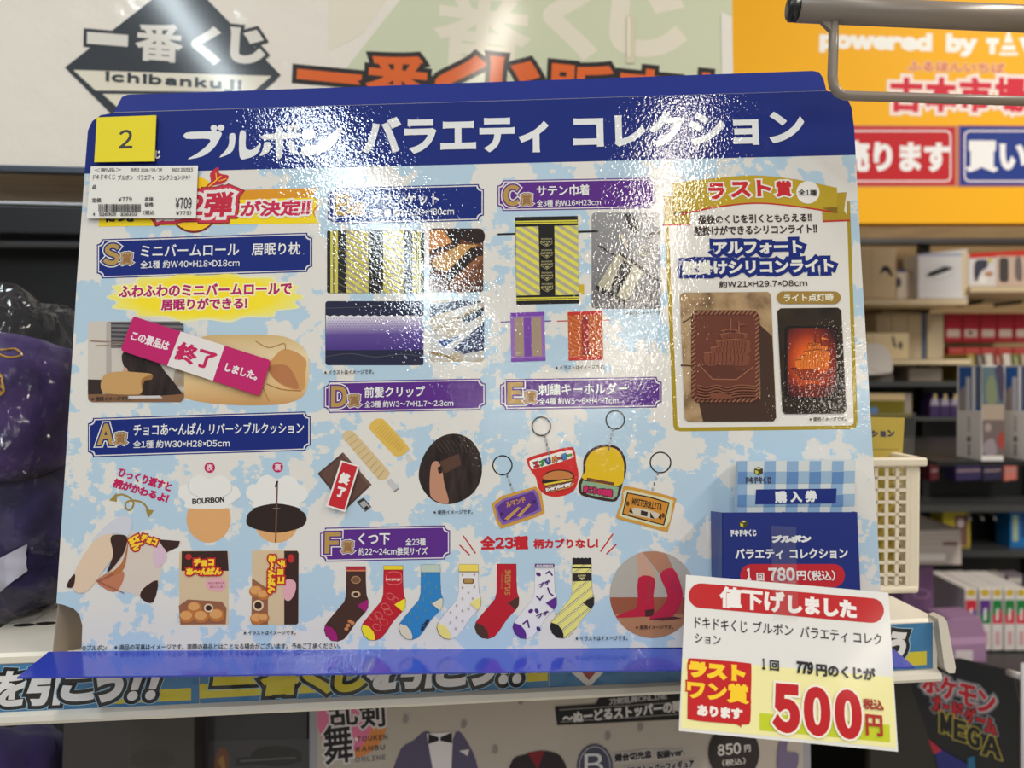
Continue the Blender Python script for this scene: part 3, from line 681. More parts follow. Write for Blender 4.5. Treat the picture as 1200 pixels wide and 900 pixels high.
tag(A.build('printed_pouch', bd), 'printed yellow striped pouch with a black centre band')
def mini_pouch(q, body, panel, band, top, strg, sx):
    A = Art(FB, Z0).crop(400, 300, 3); (x0, y0, x1, y1) = q
    A.line([(x0 - sx, y0 + 34), (x0, y0 + 33)], 4, strg); A.line([(x1, y0 + 31), (x1 + sx * .7, y0 + 30)], 4, strg)
    A.poly([(x0, y0 + 2), (x1, y0 - 2), (x1 + 4, y1 - 2), (x0 + 3, y1 + 2)], body)
    w = x1 - x0; A.poly([(x0 + w * .12, y0 + 20), (x0 + w * .38, y0 + 19), (x0 + w * .40, y1 - 18), (x0 + w * .14, y1 - 17)], panel); A.poly([(x0 + w * .62, y0 + 19), (x0 + w * .90, y0 + 18), (x0 + w * .93, y1 - 19), (x0 + w * .64, y1 - 18)], panel)
    A.poly([(x0 + w * .40, y0 + 20), (x0 + w * .60, y0 + 19), (x0 + w * .62, y1 - 18), (x0 + w * .42, y1 - 17)], band)
    A.poly([(x0, y0 + 2), (x1, y0 - 2), (x1, y0 + 10), (x0, y0 + 14)], top); A.poly([(x0 + 3, y1 - 10), (x1 + 4, y1 - 14), (x1 + 4, y1 - 2), (x0 + 3, y1 + 2)], top)
    for k in range(5): A.poly(ellipse(x0 + w * .505 + k * .4, y0 + 50 + k * 22, w * .055, 7, 10), top)
    return A.build('printed_pouch', bd)
tag(mini_pouch((594, 198, 714, 370), (150, 108, 186), (166, 144, 124), (120, 72, 168), (124, 70, 172), (104, 50, 150), 32), 'small printed purple pouch')
ORS = mat_stripes('orange_pouch_print', 'gloss', [(0, (206, 110, 52)), (.5, (186, 84, 48))], 0.0022, 60)
tag(mini_pouch((796, 195, 917, 366), ORS, ORS, (150, 50, 44), (196, 54, 44), (190, 50, 50), 36), 'small printed orange and red pouch')
A = Art(FB, Z0).crop(570, 190, 5)
A.poly(rrect(616, 296, 1022, 860, 24), mat_grad('grey_photo_ground', 'gloss', [(0, (104, 102, 106)), (1, (150, 150, 154))])); A.poly([(640, 740), (770, 528), (925, 640), (812, 830)], (176, 170, 150)); A.poly([(712, 768), (800, 570), (862, 610), (758, 790)], (40, 38, 40)); A.poly([(640, 732), (648, 720), (818, 812), (812, 838), (636, 745)], (36, 34, 36)); A.poly([(765, 530), (778, 520), (938, 628), (925, 645)], (40, 38, 40)); A.line([(660, 490), (755, 548)], 11, (36, 34, 36)); A.line([(930, 640), (990, 690), (1022, 694)], 11, (36, 34, 36))
A.blob([(806, 312), (850, 306), (892, 360), (896, 404), (862, 410), (826, 370)], (54, 54, 60), 3); A.line(smooth([(840, 320), (868, 350), (884, 390)], 4, False), 5, (176, 176, 180)); A.poly([(926, 432), (1022, 392), (1022, 424), (940, 452)], (44, 42, 46)); A.poly([(782, 426), (800, 420), (832, 500), (815, 508)], (214, 202, 180)); A.line([(824, 505), (842, 530)], 6, (80, 76, 76))
A.poly(ellipse(930, 522, 40, 34), (140, 132, 122)); A.poly(ellipse(932, 516, 26, 20), (118, 116, 120)); A.line(ellipse(930, 518, 34, 28), 6, (190, 182, 170), True)
for k in range(4): A.poly(ellipse(806 - k * 22, 636 + k * 36, 13, 11, 12), (80, 78, 80))
tag(A.build('printed_photo', bd), 'photo of a silver pouch and small things on grey')
caption('※使用イメージです。', 755, 366.5, 44, 5); caption('※イラストはイメージです。', 680, 430.5, 58, 5)

# hair clip prize
A = Art(FB, Z0).crop(370, 430, 5)
A.poly([(160, 500), (328, 690), (180, 832), (10, 625)], (82, 58, 52)); A.poly([(158, 518), (310, 690), (180, 812), (28, 626)], (98, 70, 62)); A.poly([(160, 500), (328, 690), (316, 702), (152, 516)], (112, 82, 72))
A.poly([(240, 790), (280, 766), (326, 820), (290, 850)], (60, 54, 54)); A.poly([(256, 800), (284, 782), (322, 826), (292, 846)], (170, 168, 170)); A.poly([(280, 826), (300, 812), (314, 830), (294, 844)], (40, 38, 40))
tag(A.build('printed_hair_clip', bd), 'printed chocolate square hair clip')
A = Art(FB, Z0).crop(370, 430, 5)
A.poly([(412, 672), (440, 652), (488, 706), (456, 728)], (196, 196, 198)); A.poly([(456, 728), (488, 706), (486, 716), (460, 736)], (120, 118, 120))
A.blob([(158, 410), (170, 380), (204, 374), (232, 390), (420, 600), (428, 634), (406, 660), (378, 660), (350, 640), (180, 440)], (214, 190, 146), 4)
for k in range(9): A.line([(172 + k * 24, 432 + k * 27), (226 + k * 22, 396 + k * 26)], 5, (192, 164, 116))
tag(A.build('printed_hair_clip', bd), 'printed rolled wafer hair clip')
A = Art(FB, Z0).crop(370, 430, 5)
A.poly([(520, 530), (545, 508), (572, 546), (548, 566)], (206, 206, 208))
A.blob([(312, 352), (340, 312), (384, 302), (420, 330), (536, 460), (540, 490), (512, 516), (470, 524), (440, 500), (330, 380)], (222, 184, 90), 4)
for k in range(12): A.line([(346 + k * 13, 376 + k * 11), (392 + k * 11, 330 + k * 12)], 3, (202, 160, 62))
tag(A.build('printed_hair_clip', bd), 'printed golden yellow twist hair clip')
A = Art(FB, Z0).crop(370, 430, 5)
A.blob([(604, 650), (616, 560), (664, 470), (740, 406), (830, 392), (910, 430), (962, 510), (974, 620), (944, 710), (880, 772), (790, 804), (700, 790), (636, 730)], HAIR, 4)
A.blob([(676, 580), (712, 552), (740, 600), (752, 680), (778, 800), (690, 776), (668, 720)], (190, 138, 112), 4); A.poly([(726, 556), (838, 506), (852, 572), (756, 626)], (86, 58, 46)); A.poly([(712, 590), (738, 576), (742, 620), (722, 626)], (40, 28, 26))
for k in range(9): A.line(smooth([(690 + k * 26, 430), (720 + k * 26, 470), (740 + k * 24, 500)], 3, False), 3, (84, 66, 58))
p = A.build('printed_photo', bd); tag(p, 'round photo of dark hair held by a brown clip'); caption('※使用イメージです。', 531, 600, 46, 5)

# key ring prize
def ring(A, x, y, r): A.line(ellipse(x, y, r, r), 8, (36, 34, 36), True)
def chain(A, x0, y0, x1, y1):
    n = 5
    for k in range(n):
        t = k / (n - 1); A.poly(ellipse(x0 + (x1 - x0) * t, y0 + (y1 - y0) * t, 9 if k % 2 else 6, 12, 10), (176, 176, 180) if k % 2 else (120, 118, 122))
A = Art(FB, Z0).crop(570, 470, 5); ring(A, 94, 376, 56); chain(A, 122, 440, 160, 540)
A.poly([(30, 604), (90, 556), (290, 500), (322, 540), (342, 655), (290, 680), (84, 748), (56, 700)], (206, 152, 60)); A.poly([(48, 612), (100, 572), (282, 516), (306, 552), (324, 642), (282, 664), (94, 728), (68, 690)], (130, 100, 170)); A.poly([(62, 622), (104, 586), (274, 530), (292, 560), (308, 632), (276, 650), (104, 710), (82, 684)], (92, 50, 140))
A.T('ルマンド', 172, 592, 118, 34, (196, 140, 60), 2, 16); A.poly([(106, 690), (186, 620), (200, 626), (126, 698)], (206, 160, 84)); A.poly([(180, 672), (250, 600), (262, 608), (196, 680)], (206, 160, 84)); A.line([(116, 692), (192, 624)], 2, (130, 80, 50)); A.line([(190, 674), (256, 606)], 2, (130, 80, 50)); A.poly(ellipse(90, 662, 9, 11, 10), (60, 34, 90)); A.poly(ellipse(280, 590, 9, 11, 10), (60, 34, 90))
tag(A.build('printed_key_ring', bd), 'printed purple and gold key ring')
A = Art(FB, Z0).crop(570, 470, 5)
A.blob([(240, 362), (262, 326), (480, 270), (516, 290), (526, 352), (540, 440), (516, 520), (450, 556), (370, 558), (310, 520), (290, 450), (262, 410)], (206, 44, 40), 4); A.blob([(254, 362), (274, 342), (480, 286), (504, 308), (494, 336), (290, 396), (262, 388)], (236, 232, 228), 3)
for s, x, y, c in (('エ', 292, 372, (200, 40, 40)), ('ブ', 328, 362, (60, 150, 70)), ('リ', 362, 352, (40, 90, 170)), ('バ', 398, 342, (226, 130, 40)), ('ー', 432, 334, (200, 60, 60)), ('ガ', 456, 326, (60, 130, 190)), ('ー', 484, 318, (90, 170, 60))): A.T(s, x, y, 30, 8 if s == 'ー' else 34, c, 3, 15, [(3, (40, 34, 40))])
A.blob([(330, 460), (350, 420), (420, 402), (490, 412), (514, 444), (480, 462), (340, 482)], (40, 26, 24), 4); A.blob([(336, 458), (356, 424), (420, 408), (484, 418), (506, 444), (470, 456)], (196, 124, 70), 4); A.poly([(334, 484), (500, 456), (506, 466), (350, 496)], (226, 200, 60)); A.poly([(344, 494), (506, 464), (508, 480), (360, 508)], (120, 70, 40)); A.blob([(350, 506), (500, 478), (506, 494), (470, 512), (370, 530)], (210, 150, 90), 3)
A.T('EveryBurger', 424, 504, 156, 26, (232, 226, 226), 2, 14, [(3.5, (60, 30, 40))]); ring(A, 322, 148, 54); chain(A, 342, 205, 366, 306)
tag(A.build('printed_key_ring', bd), 'printed red key ring with a burger')
A = Art(FB, Z0).crop(570, 470, 5)
A.blob([(570, 340), (610, 284), (690, 254), (770, 270), (812, 330), (820, 400), (800, 480), (776, 560), (740, 590), (600, 566), (546, 540), (542, 480), (566, 420)], (60, 36, 32), 4)
A.blob([(584, 350), (618, 298), (692, 268), (762, 284), (798, 336), (806, 400), (778, 496), (570, 458), (580, 410)], (226, 186, 30), 4); A.poly([(566, 466), (776, 504), (766, 556), (742, 576), (610, 552), (558, 530), (556, 490)], (140, 170, 140))
A.poly([(590, 448), (750, 478), (746, 496), (586, 466)], (110, 64, 44)); A.T('きこりの切株', 654, 528, 172, 42, (200, 40, 100), 3, -10, [(4, (70, 30, 50))]); ring(A, 755, 110, 54); chain(A, 742, 166, 716, 280)
tag(A.build('printed_key_ring', bd), 'printed yellow and green key ring with a dark brown rim')
A = Art(FB, Z0).crop(570, 470, 5); ring(A, 1020, 360, 60); chain(A, 1004, 425, 964, 548)
A.blob([(800, 506), (830, 500), (960, 528), (1100, 566), (1106, 600), (1066, 752), (1046, 764), (900, 724), (772, 690), (764, 664), (790, 590)], (206, 150, 60), 3); A.blob([(814, 520), (950, 546), (1086, 580), (1088, 606), (1054, 736), (900, 706), (786, 676), (782, 656), (804, 590)], (214, 212, 176), 3); A.poly([(824, 534), (960, 560), (1074, 594), (1042, 730), (900, 694), (794, 664)], (44, 32, 30)); A.poly([(830, 542), (958, 568), (1066, 600), (1036, 722), (900, 686), (802, 658)], (206, 140, 48))
A.T('WHITEROLLITA', 940, 604, 180, 40, (40, 30, 30), 1.2, -12); A.blob([(840, 640), (880, 624), (990, 650), (1016, 672), (980, 690), (900, 676), (846, 664)], (206, 196, 176), 3); A.poly([(906, 640), (946, 650), (942, 676), (904, 668)], (50, 40, 36)); A.poly([(960, 650), (985, 690), (960, 684)], (50, 40, 36)); A.poly([(846, 620), (860, 660), (836, 650)], (40, 30, 30)); A.poly([(1006, 680), (1024, 660), (1024, 696)], (40, 30, 30)); A.poly(ellipse(828, 600, 10, 14, 10), (90, 60, 30)); A.poly(ellipse(1036, 670, 10, 14, 10), (90, 60, 30))
tag(A.build('printed_key_ring', bd), 'printed orange and cream key ring')

# socks
A = Art(FB, Z0); A.T('全23種', 591, 636, 56, 16.5, (196, 30, 44), .9); A.T('柄カブりなし!', 663, 637, 76, 11.5, (196, 30, 44), .6)
for a, b in (((543, 628), (557, 648)), ((539, 639), (550, 650)), ((718, 626), (704, 646)), ((722, 638), (711, 649))): A.line([a, b], 1.5, (196, 30, 44))
A.build('lettering', bd)
SOCK = [(0, 0), (22.4, 0), (22.6, 20), (23.4, 33), (25.6, 40), (25.2, 48), (21.5, 54), (12, 64), (3, 78), (-3, 85), (-10, 87.5), (-17.5, 86.5), (-23.5, 81), (-25.8, 74), (-24.4, 68), (-20, 62), (-10, 50), (-2.5, 41), (-.5, 33)]
def sock(ox, oy, body, cuff, ch, heel, toe, extra, lab):
    A = Art(FB, Z0); S = lambda pts: [(ox + x, oy + y) for x, y in pts]
    A.poly(S([(x * 1.02 - .15, y * 1.008 - .3) for x, y in SOCK]), (70, 60, 60)); A.poly(S(SOCK), body); extra(A, S)
    if ch: A.poly(S([(0, 0), (22.4, 0), (22.5, ch), (0, ch)]), cuff)
    A.poly(S([(25.3, 42), (25.2, 48), (22, 53.5), (12.5, 45.5), (22.6, 39.5), (25.2, 39)]), heel)
    A.poly(S([(-10.5, 87.3), (-17.5, 86.5), (-23.5, 81), (-25.8, 74), (-24.6, 69), (-17, 71.5), (-12, 77.5), (-10.2, 83)]), toe)
    return tag(A.build('printed_sock', bd), lab)
def x1(A, S):
    A.poly(S([(0, 3.5), (22.4, 3.5), (22.4, 5.5), (0, 5.5)]), (226, 130, 90))
    for y, f in ((15.5, 0), (32.5, 1)): A.poly(ellipse(*S([(11, y)])[0], 5.6, 4.6 if not f else 4), (180, 140, 100)); A.poly(ellipse(*S([(11, y)])[0], 4.6, 3.6), (120, 84, 60) if not f else (206, 180, 150)); A.poly(ellipse(*S([(11, y)])[0], 3, 2.2), (120, 84, 60) if not f else (60, 34, 30))
    for x, y in ((4, 64), (2, 69), (7, 66), (0, 73)): A.poly(ellipse(*S([(x, y)])[0], 2.6, 2.2, 10), (206, 130, 80))
sock(406, 664, (70, 42, 34), (176, 40, 56), 3.6, (160, 24, 110), (160, 24, 110), x1, 'printed brown sock with magenta heel and toe')
def x2(A, S):
    c = (226, 120, 110)
    A.line(S(smooth([(3, 12), (6, 8), (11, 7), (18, 8), (21, 12), (20, 20), (12, 22), (4, 20)], 4)), .7, c, True); A.T('Everyburger', *S([(11.5, 16)])[0], 18, 4, (232, 190, 180), .25)
    for x, y, r in ((8, 36, 5), (14, 40, 4), (2, 48, 5), (5, 54, 5), (-6, 58, 5), (-12, 60, 5), (0, 66, 5), (-8, 72, 5)): A.line(S(ellipse(x, y, r, r * .7, 14, 30)), .6, c, True)
sock(449.6, 663, (190, 26, 46), (236, 206, 40), 4.6, (244, 222, 40), (244, 222, 40), x2, 'printed red sock with yellow heel and toe')
def x3(A, S):
    for x, y in ((4, 12), (14, 14), (9, 21), (18, 26), (4, 26), (11, 33), (3, 40), (12, 44), (-4, 49), (5, 54), (-12, 57), (-4, 62), (-14, 68)): A.line(S([(x, y - 1.6), (x, y + 1.6)]), 1.4, (96, 140, 150))
    A.T('elise', *S([(4, 70)])[0], 15, 5, (34, 40, 60), .4, 58)
sock(493.4, 662, (44, 130, 196), (190, 204, 190), 8.5, (220, 212, 190), (220, 212, 190), x3, 'printed blue sock with cream heel and toe')
def x4(A, S):
    A.line(S([(0, 8.6), (22.5, 8.6)]), .9, (150, 110, 60)); A.poly(S(rrect(4.5, 16, 17.5, 22.6, 2.4)), (120, 90, 40)); A.poly(S(rrect(6, 17.2, 16, 21.4, 1.6)), (176, 140, 80))
    for x, y in ((4, 12), (18, 12), (4, 27), (18, 26), (11, 33), (4, 40), (16, 40), (-3, 48), (4, 54), (11, 52), (-10, 56), (-3, 62), (4, 66), (-10, 68), (-4, 75)): A.poly(S([(x, y - 2), (x + 1.3, y), (x, y + 2), (x - 1.3, y)]), (176, 166, 146))
sock(538, 661.5, (228, 224, 228), (238, 214, 96), 8, (236, 222, 130), (236, 222, 130), x4, 'printed white sock with pale yellow heel and toe')
def x5(A, S): A.T('SYLVEINE', *S([(12.5, 21.5)])[0], 29, 7, (186, 130, 70), .3, 88); A.T('BOURBON', *S([(6, 20)])[0], 17, 2.6, (170, 110, 60), .1, 88)
sock(582.5, 661, (186, 24, 44), (186, 24, 44), 0, (78, 46, 38), (78, 46, 38), x5, 'printed red sock with brown heel and toe')
def x6(A, S):
    p = (84, 44, 120)
    for x, y, r in ((4, 12, 30), (2, 55, 60), (-5, 55, -30), (4, 76, 60)): A.poly(S(ellipse(x, y, 3.2, 2.3, 12, r)), p)
    for q in (((13, 11), (17, 8.5), (20, 13)), ((15, 28), (17, 34), (21, 37)), ((2, 38), (6, 42), (9, 37)), ((-14, 70), (-9, 66), (-7, 74))): A.line(S(q), 1.8, p)
    A.T('プチ', *S([(11, 23)])[0], 15, 5, p, .4, 22); A.T('プチ', *S([(9, 59)])[0], 16, 5, p, .4, 22)
sock(627, 661, (228, 226, 232), (96, 66, 130), 4, (92, 40, 140), (92, 40, 140), x6, 'printed white and purple patterned sock'); A = Art(FB, Z0 + 60 * STEP); A.T('BOURBON', 638.3, 663, 19, 2.6, (226, 222, 230), .15); A.build('lettering', bd)
SST = mat_stripes('sock_stripe_print', 'gloss', [(0, (232, 224, 130)), (.52, (120, 110, 90)), (.58, (238, 234, 190)), (.70, (90, 84, 80)), (.78, (232, 224, 130))], 0.0040, 128)
def x7(A, S):
    A.poly(S([(0, -5), (22.3, -5.5), (22.4, 24), (0, 24)]), SST); A.poly(S([(0, -6)] + [(i * 2.24, -6.4 - (i % 2) * .9) for i in range(11)] + [(22.4, 1), (0, 1)]), (30, 28, 30)); A.poly(S([(0, 3.6), (22.4, 3.6), (22.4, 5.6), (0, 5.6)]), (30, 28, 30)); A.poly(S([(0, 11.5), (22.5, 10.8), (22.6, 20), (0, 20.6)]), (40, 36, 36)); A.T('ALFORT', *S([(11.2, 14)])[0], 10, 2.2, (190, 180, 130), .2); A.poly(S([(7, 16), (15.5, 16), (11.2, 19.6)]), (190, 180, 130))
sock(670.7, 660.6, SST, (30, 28, 30), 0, (40, 36, 36), (30, 28, 30), x7, 'printed yellow striped sock with black cuff, heel and toe')
caption('※イラストはイメージです。', 705, 748, 61, 5.5)
A = Art(FB, Z0).crop(560, 600, 4.615)
A.poly([(x, y) for x, y in ellipse(945, 446, 232, 236, 48)], (176, 170, 164)); E2 = ellipse(945, 446, 232, 236, 96)
A.poly([p for p in E2 if p[1] > 455], (150, 84, 60)); A.poly([p for p in E2 if p[1] > 540], (176, 124, 92))
A.poly([(858, 228), (892, 216), (960, 330), (955, 360), (870, 358)], (196, 156, 136)); A.poly([(890, 216), (960, 212), (1020, 226), (1056, 306), (985, 338)], (176, 124, 100))
A.blob([(868, 356), (955, 358), (950, 450), (952, 560), (900, 566), (780, 572), (746, 566), (800, 540), (862, 506)], (186, 26, 60), 3); A.poly([(905, 530), (952, 524), (952, 562), (905, 566)], (70, 30, 34))
A.blob([(985, 338), (1056, 306), (1100, 400), (1106, 470), (1060, 560), (980, 582), (925, 578), (990, 520), (1026, 450)], (186, 26, 66), 3); A.poly([(925, 578), (1060, 565), (1106, 575), (1000, 588)], (90, 40, 50)); A.T('SYLVEINE', 925, 430, 100, 16, (150, 70, 60), .4, 84); A.T('SYLVEINE', 1060, 390, 100, 16, (150, 50, 90), .4, -62)
p = A.build('printed_photo', bd); tag(p, 'round photo of two feet in red socks on a wooden floor'); caption('※使用イメージです。', 767, 735, 44, 5, (60, 36, 30), p)
caption('©ブルボン', 110.5, 759, 29, 6.5, (44, 46, 60)); caption('※商品の写真はイメージです。実際の商品とはことなる場合がございます。予めご了承ください。', 266, 757.5, 265, 7, (44, 46, 60))

# last prize panel
A = Art(FB, Z0)
GLD = (170, 146, 36)
A.poly([(778, 240), (996, 236), (1005, 494), (1003, 501), (998, 503), (797, 505.5), (791, 504), (789, 499)], GLD); A.poly([(782.5, 240), (992, 236), (1000.5, 496), (998, 498.5), (797, 501), (794, 499)], (228, 224, 219))
lp = A.build('last_prize_panel', bd)
A = Art(FB, A.z).crop(770, 190, 5)
arc = lambda y0, y1, y2, x0, x2: smooth([(x0, y0), ((x0 * 3 + x2) / 4, (y0 + 3 * y1) / 4 + 6), ((x0 + x2) / 2, y1), ((x0 + 3 * x2) / 4, (y2 + 3 * y1) / 4 + 6), (x2, y2)], 6, False)
A.poly([(30, 372), (62, 292), (35, 200), (140, 200), (195, 290), (195, 371)], (196, 40, 40)); A.poly([(34, 362), (62, 292), (38, 201), (140, 200), (195, 290), (195, 360)], (176, 148, 34))
A.poly([(970, 352), (966, 270), (1050, 180), (1110, 176), (1096, 285), (1134, 346)], (196, 40, 40)); A.poly([(970, 342), (966, 270), (1050, 180), (1109, 177), (1096, 285), (1130, 336)], (176, 148, 34))
A.poly(arc(318, 244, 300, 108, 1054) + arc(122, 78, 150, 92, 1054)[::-1], (196, 40, 40)); A.poly(arc(308, 236, 290, 106, 1054) + arc(122, 78, 150, 92, 1054)[::-1], (190, 160, 36))
A.poly([(92, 290), (190, 286), (108, 318)], (130, 104, 24)); A.poly([(1056, 300), (966, 268), (1056, 262)], (130, 104, 24))
A.poly(ellipse(884, 177, 68, 66), (236, 232, 228))
rbn = A.build('ribbon', lp)
B = Art(FB, A.z).crop(770, 190, 5)
for s, x, y, w, h in (('ラ', 348, 172, 96, 96), ('ス', 490, 160, 118, 92), ('ト', 626, 152, 82, 96), ('賞', 742, 156, 92, 94)): B.T(s, x, y, w, h, (200, 34, 44), 6, 0, [(9, (236, 230, 224))])
B.T('全1種', 882, 178, 108, 36, (40, 36, 36), .8, -3); B.build('lettering', rbn)
B = Art(FB, A.z).crop(770, 190, 5)
DK = (56, 34, 34)
B.T('最後のくじを引くともらえる!!', 573, 330, 664, 50, DK, 1.6); B.T('壁掛けができるシリコンライト!!', 576, 396, 722, 54, DK, 1.6)
B.T('アルフォート', 590, 500, 520, 76, (232, 230, 222), 4.5, 0, [(22, NAVY)]); B.T('壁掛けシリコンライト', 588, 612, 890, 84, (232, 230, 222), 4.5, 0, [(22, NAVY)])
z = B.z
B.T('アルフォート', 590, 500, 520, 76, (232, 230, 222), 4.5); B.T('約W21×H29.7×D8cm', 622, 711, 516, 42, DK, .8)
B.poly(rrect(702, 757, 1076, 830, 36), (160, 128, 60)); B.T('ライト点灯時', 888, 793, 292, 44, (232, 228, 214), 1.4); B.build('lettering', lp)
STONE = mat_noise('rough_stone_photo', 'gloss', [(.3, (112, 88, 62)), (.5, (168, 138, 102)), (.7, (188, 160, 122))], 90, 5)
A = Art(FB, B.z).crop(780, 340, 5)
A.poly([(84, 30), (104, 14), (600, 10), (618, 26), (648, 748), (632, 768), (130, 770), (112, 752)], STONE)
A.poly([(550, 200), (625, 270), (648, 748), (632, 768), (220, 770), (190, 640), (556, 640)], (66, 44, 34)); A.line([(92, 440), (160, 444)], 9, (70, 50, 38)); A.line(smooth([(100, 190), (150, 160), (170, 130)], 4, False), 8, (80, 60, 44)); A.poly(rrect(156, 124, 552, 662, 44), (60, 32, 26)); A.poly(rrect(150, 118, 548, 656, 44), (84, 44, 34)); A.poly(rrect(176, 148, 530, 632, 24), (106, 56, 42))
per = rrect(164, 132, 538, 644, 34, 6)
tot = 0; LP = per + [per[0]]; acc = 0
for a, b in zip(LP, LP[1:]):
    d = math.hypot(b[0] - a[0], b[1] - a[1])
    while acc < d:
        t = acc / d; x, y = a[0] + (b[0] - a[0]) * t, a[1] + (b[1] - a[1]) * t; A.line([(x - 9, y + 9), (x + 9, y - 9)], 9, (150, 98, 72)); A.z -= STEP * .93; acc += 26
    acc -= d
def ship(A, x, y, k, hull, sail, dark, hi):
    S = lambda pts: [(x + a * k, y + b * k) for a, b in pts]
    A.poly(S([(0, 0), (200, 0), (230, 40), (320, 20), (290, 60), (225, 90), (85, 88)]), hull); A.line(S([(0, 0), (85, 90), (225, 92), (320, 20)]), 7 * k, hi); A.line(S([(0, 0), (230, 6)]), 6 * k, hi)
    for (x0, yt, w, h) in ((40, -68, 250, 78), (78, -100, 222, 40), (110, -138, 190, 42), (134, -178, 150, 34), (142, -198, 90, 18)):
        A.blob(S([(x0, yt), (x0 + w * .5, yt - 8), (x0 + w, yt + 4), (x0 + w - 6, yt + h), (x0 + w * .4, yt + h - 6), (x0 + 10, yt + h)]), sail, 3)
        for j in range(1, 10): u = x0 + 8 + (w - 16) * j / 10; A.line(S([(u, yt + 2), (u + 4, yt + h * .5), (u - 2, yt + h - 5)]), 4 * k, dark); A.z -= STEP * .9
        A.line(S([(x0 - 6, yt + 6), (x0 + w * .5, yt - 8), (x0 + w, yt + 2)]), 5 * k, hi)
    A.line(S([(192, -198), (192, -262)]), 7 * k, hi); A.line(S([(240, -180), (240, -248)]), 7 * k, hi); A.poly(S([(240, -248), (290, -228), (240, -222)]), sail)
ship(A, 190, 432, 1.0, (92, 48, 36), (124, 70, 52), (78, 40, 30), (150, 96, 70))
for j in range(5): A.line(smooth([(188, 556 + j * 18), (240, 570 + j * 16), (300, 556 + j * 16), (360, 572 + j * 15), (430, 556 + j * 16), (526, 562 + j * 14)], 4, False), 6, (140, 88, 64)); A.line(smooth([(188, 562 + j * 18), (240, 576 + j * 16), (300, 562 + j * 16), (360, 578 + j * 15), (430, 562 + j * 16), (526, 568 + j * 14)], 4, False), 5, (78, 40, 30))
A.blob([(260, 632), (300, 600), (350, 606), (400, 632)], (124, 70, 52), 4)
tag(A.build('printed_photo', lp), 'photo of a chocolate coloured plaque with a sailing ship on stone')
A = Art(FB, B.z).crop(780, 340, 5)
A.poly([(654, 124), (674, 106), (1010, 102), (1030, 120), (1060, 700), (1044, 722), (700, 726), (684, 708)], mat_noise('dark_stone_photo', 'gloss', [(.3, (30, 22, 18)), (.7, (56, 42, 28))], 60, 4)); A.poly(rrect(696, 208, 1012, 640, 30), (26, 16, 16))
LPIC = A.build('printed_photo', lp); tag(LPIC, 'photo of the same plaque glowing orange in the dark')
LIT = mat_grad('glowing_plaque_print', 'gloss', [(0, (240, 130, 40)), (.22, (222, 90, 30)), (.42, (140, 44, 28)), (.62, (50, 22, 28))], radial=(.45, .5))
B = Art(FB, A.z).crop(780, 340, 5); B.poly(rrect(714, 222, 1002, 626, 26), LIT); B.build('glowing_plaque', LPIC)
B = Art(FB, B.z).crop(780, 340, 5); ship(B, 736, 456, .74, (150, 54, 26), (226, 120, 44), (160, 66, 30), (84, 34, 24))
for j in range(4): B.line(smooth([(724, 556 + j * 18), (790, 566 + j * 16), (860, 552 + j * 16), (930, 566 + j * 15), (1000, 560 + j * 14)], 4, False), 5, (76, 28, 34))
B.build('ship_relief', LPIC)
caption('※使用イメージです。', 970, 491, 43, 4.6, DK)

# ------------------------------------------------------------------ stickers on the board
ZK = 0.0016
t = thing('number_tag', FB, 'yellow card tag reading 2 on the top corner of the board', 'tag', (*FB.P(147, 190), ZK))
A = Art(FB, ZK, 'poster'); A.slab([(113.5, 137.5), (183, 135), (181, 189), (110.5, 190)], 0.0007, (232, 214, 30), (170, 150, 30)); A.build('card', t)
B = Art(FB, A.z, 'poster'); B.T('2', 147.5, 163, 16, 22, (56, 56, 60), .5); B.build('lettering', t)
t = thing('price_label', FB, 'white barcode price label reading 709 below the yellow tag', 'price label', (*FB.P(167, 256), ZK))
A = Art(FB, ZK, 'poster'); A.slab([(106.5, 195), (232, 194), (229.5, 255.5), (101.5, 256)], 0.00025, (228, 226, 222), (190, 188, 184)); A.build('paper', t)
B = Art(FB, A.z, 'poster'); K = (44, 44, 48)
for s, x, y, w, h, b in (('<新品>', 126.5, 199, 32, 4.5, .25), ('発売日', 158, 199, 10, 4.2, .2), ('2026/05/16', 177.5, 199, 25, 4.2, .25), ('2603 260515', 213.5, 199, 25, 4.2, .25), ('ドキドキくじ', 122, 207.5, 26, 6.5, .15), ('ブルボン', 147, 208, 18, 6.3, .15), ('バラエティ', 170.5, 208, 21, 6.3, .15), ('コレクション', 199, 208, 26, 6.3, .15), ('(ドキド', 218, 208, 10, 6, .15), ('品', 110.5, 219, 4.5, 4.5, .2),
                       ('定価', 113, 234.5, 10.5, 5.5, .2), ('¥779', 146.5, 233.5, 16, 5, .2), ('本体', 174.5, 233, 10.5, 5, .2), ('価格', 174.5, 239.5, 10.5, 5, .2), ('¥709', 215, 238, 19, 13, .45), ('(税込', 174.5, 249, 13, 5.5, .2), ('¥779)', 215, 249.5, 18, 5.5, .2), ('4', 110, 251, 2.4, 3.6, .35), ('526305', 126, 251, 20, 3.6, .35), ('336102', 151, 251, 20, 3.6, .35)):
    B.T(s, x, y, w, h, K, b * .45)
random.seed(5); x = 115.5
while x < 165:
    w = random.choice((.5, .5, .9, 1.3)); B.rect(x, 239, x + w, 248.3, K); B.z -= STEP; x += w + random.choice((.5, .6, 1.0))
B.build('lettering', t)
t = thing('sold_out_sticker', FB, 'long pink and white sticker stuck aslant over the tan pillow picture', 'sticker', (*FB.P(232, 464), ZK))
A = Art(FB, ZK, 'poster').crop(80, 320, 4)
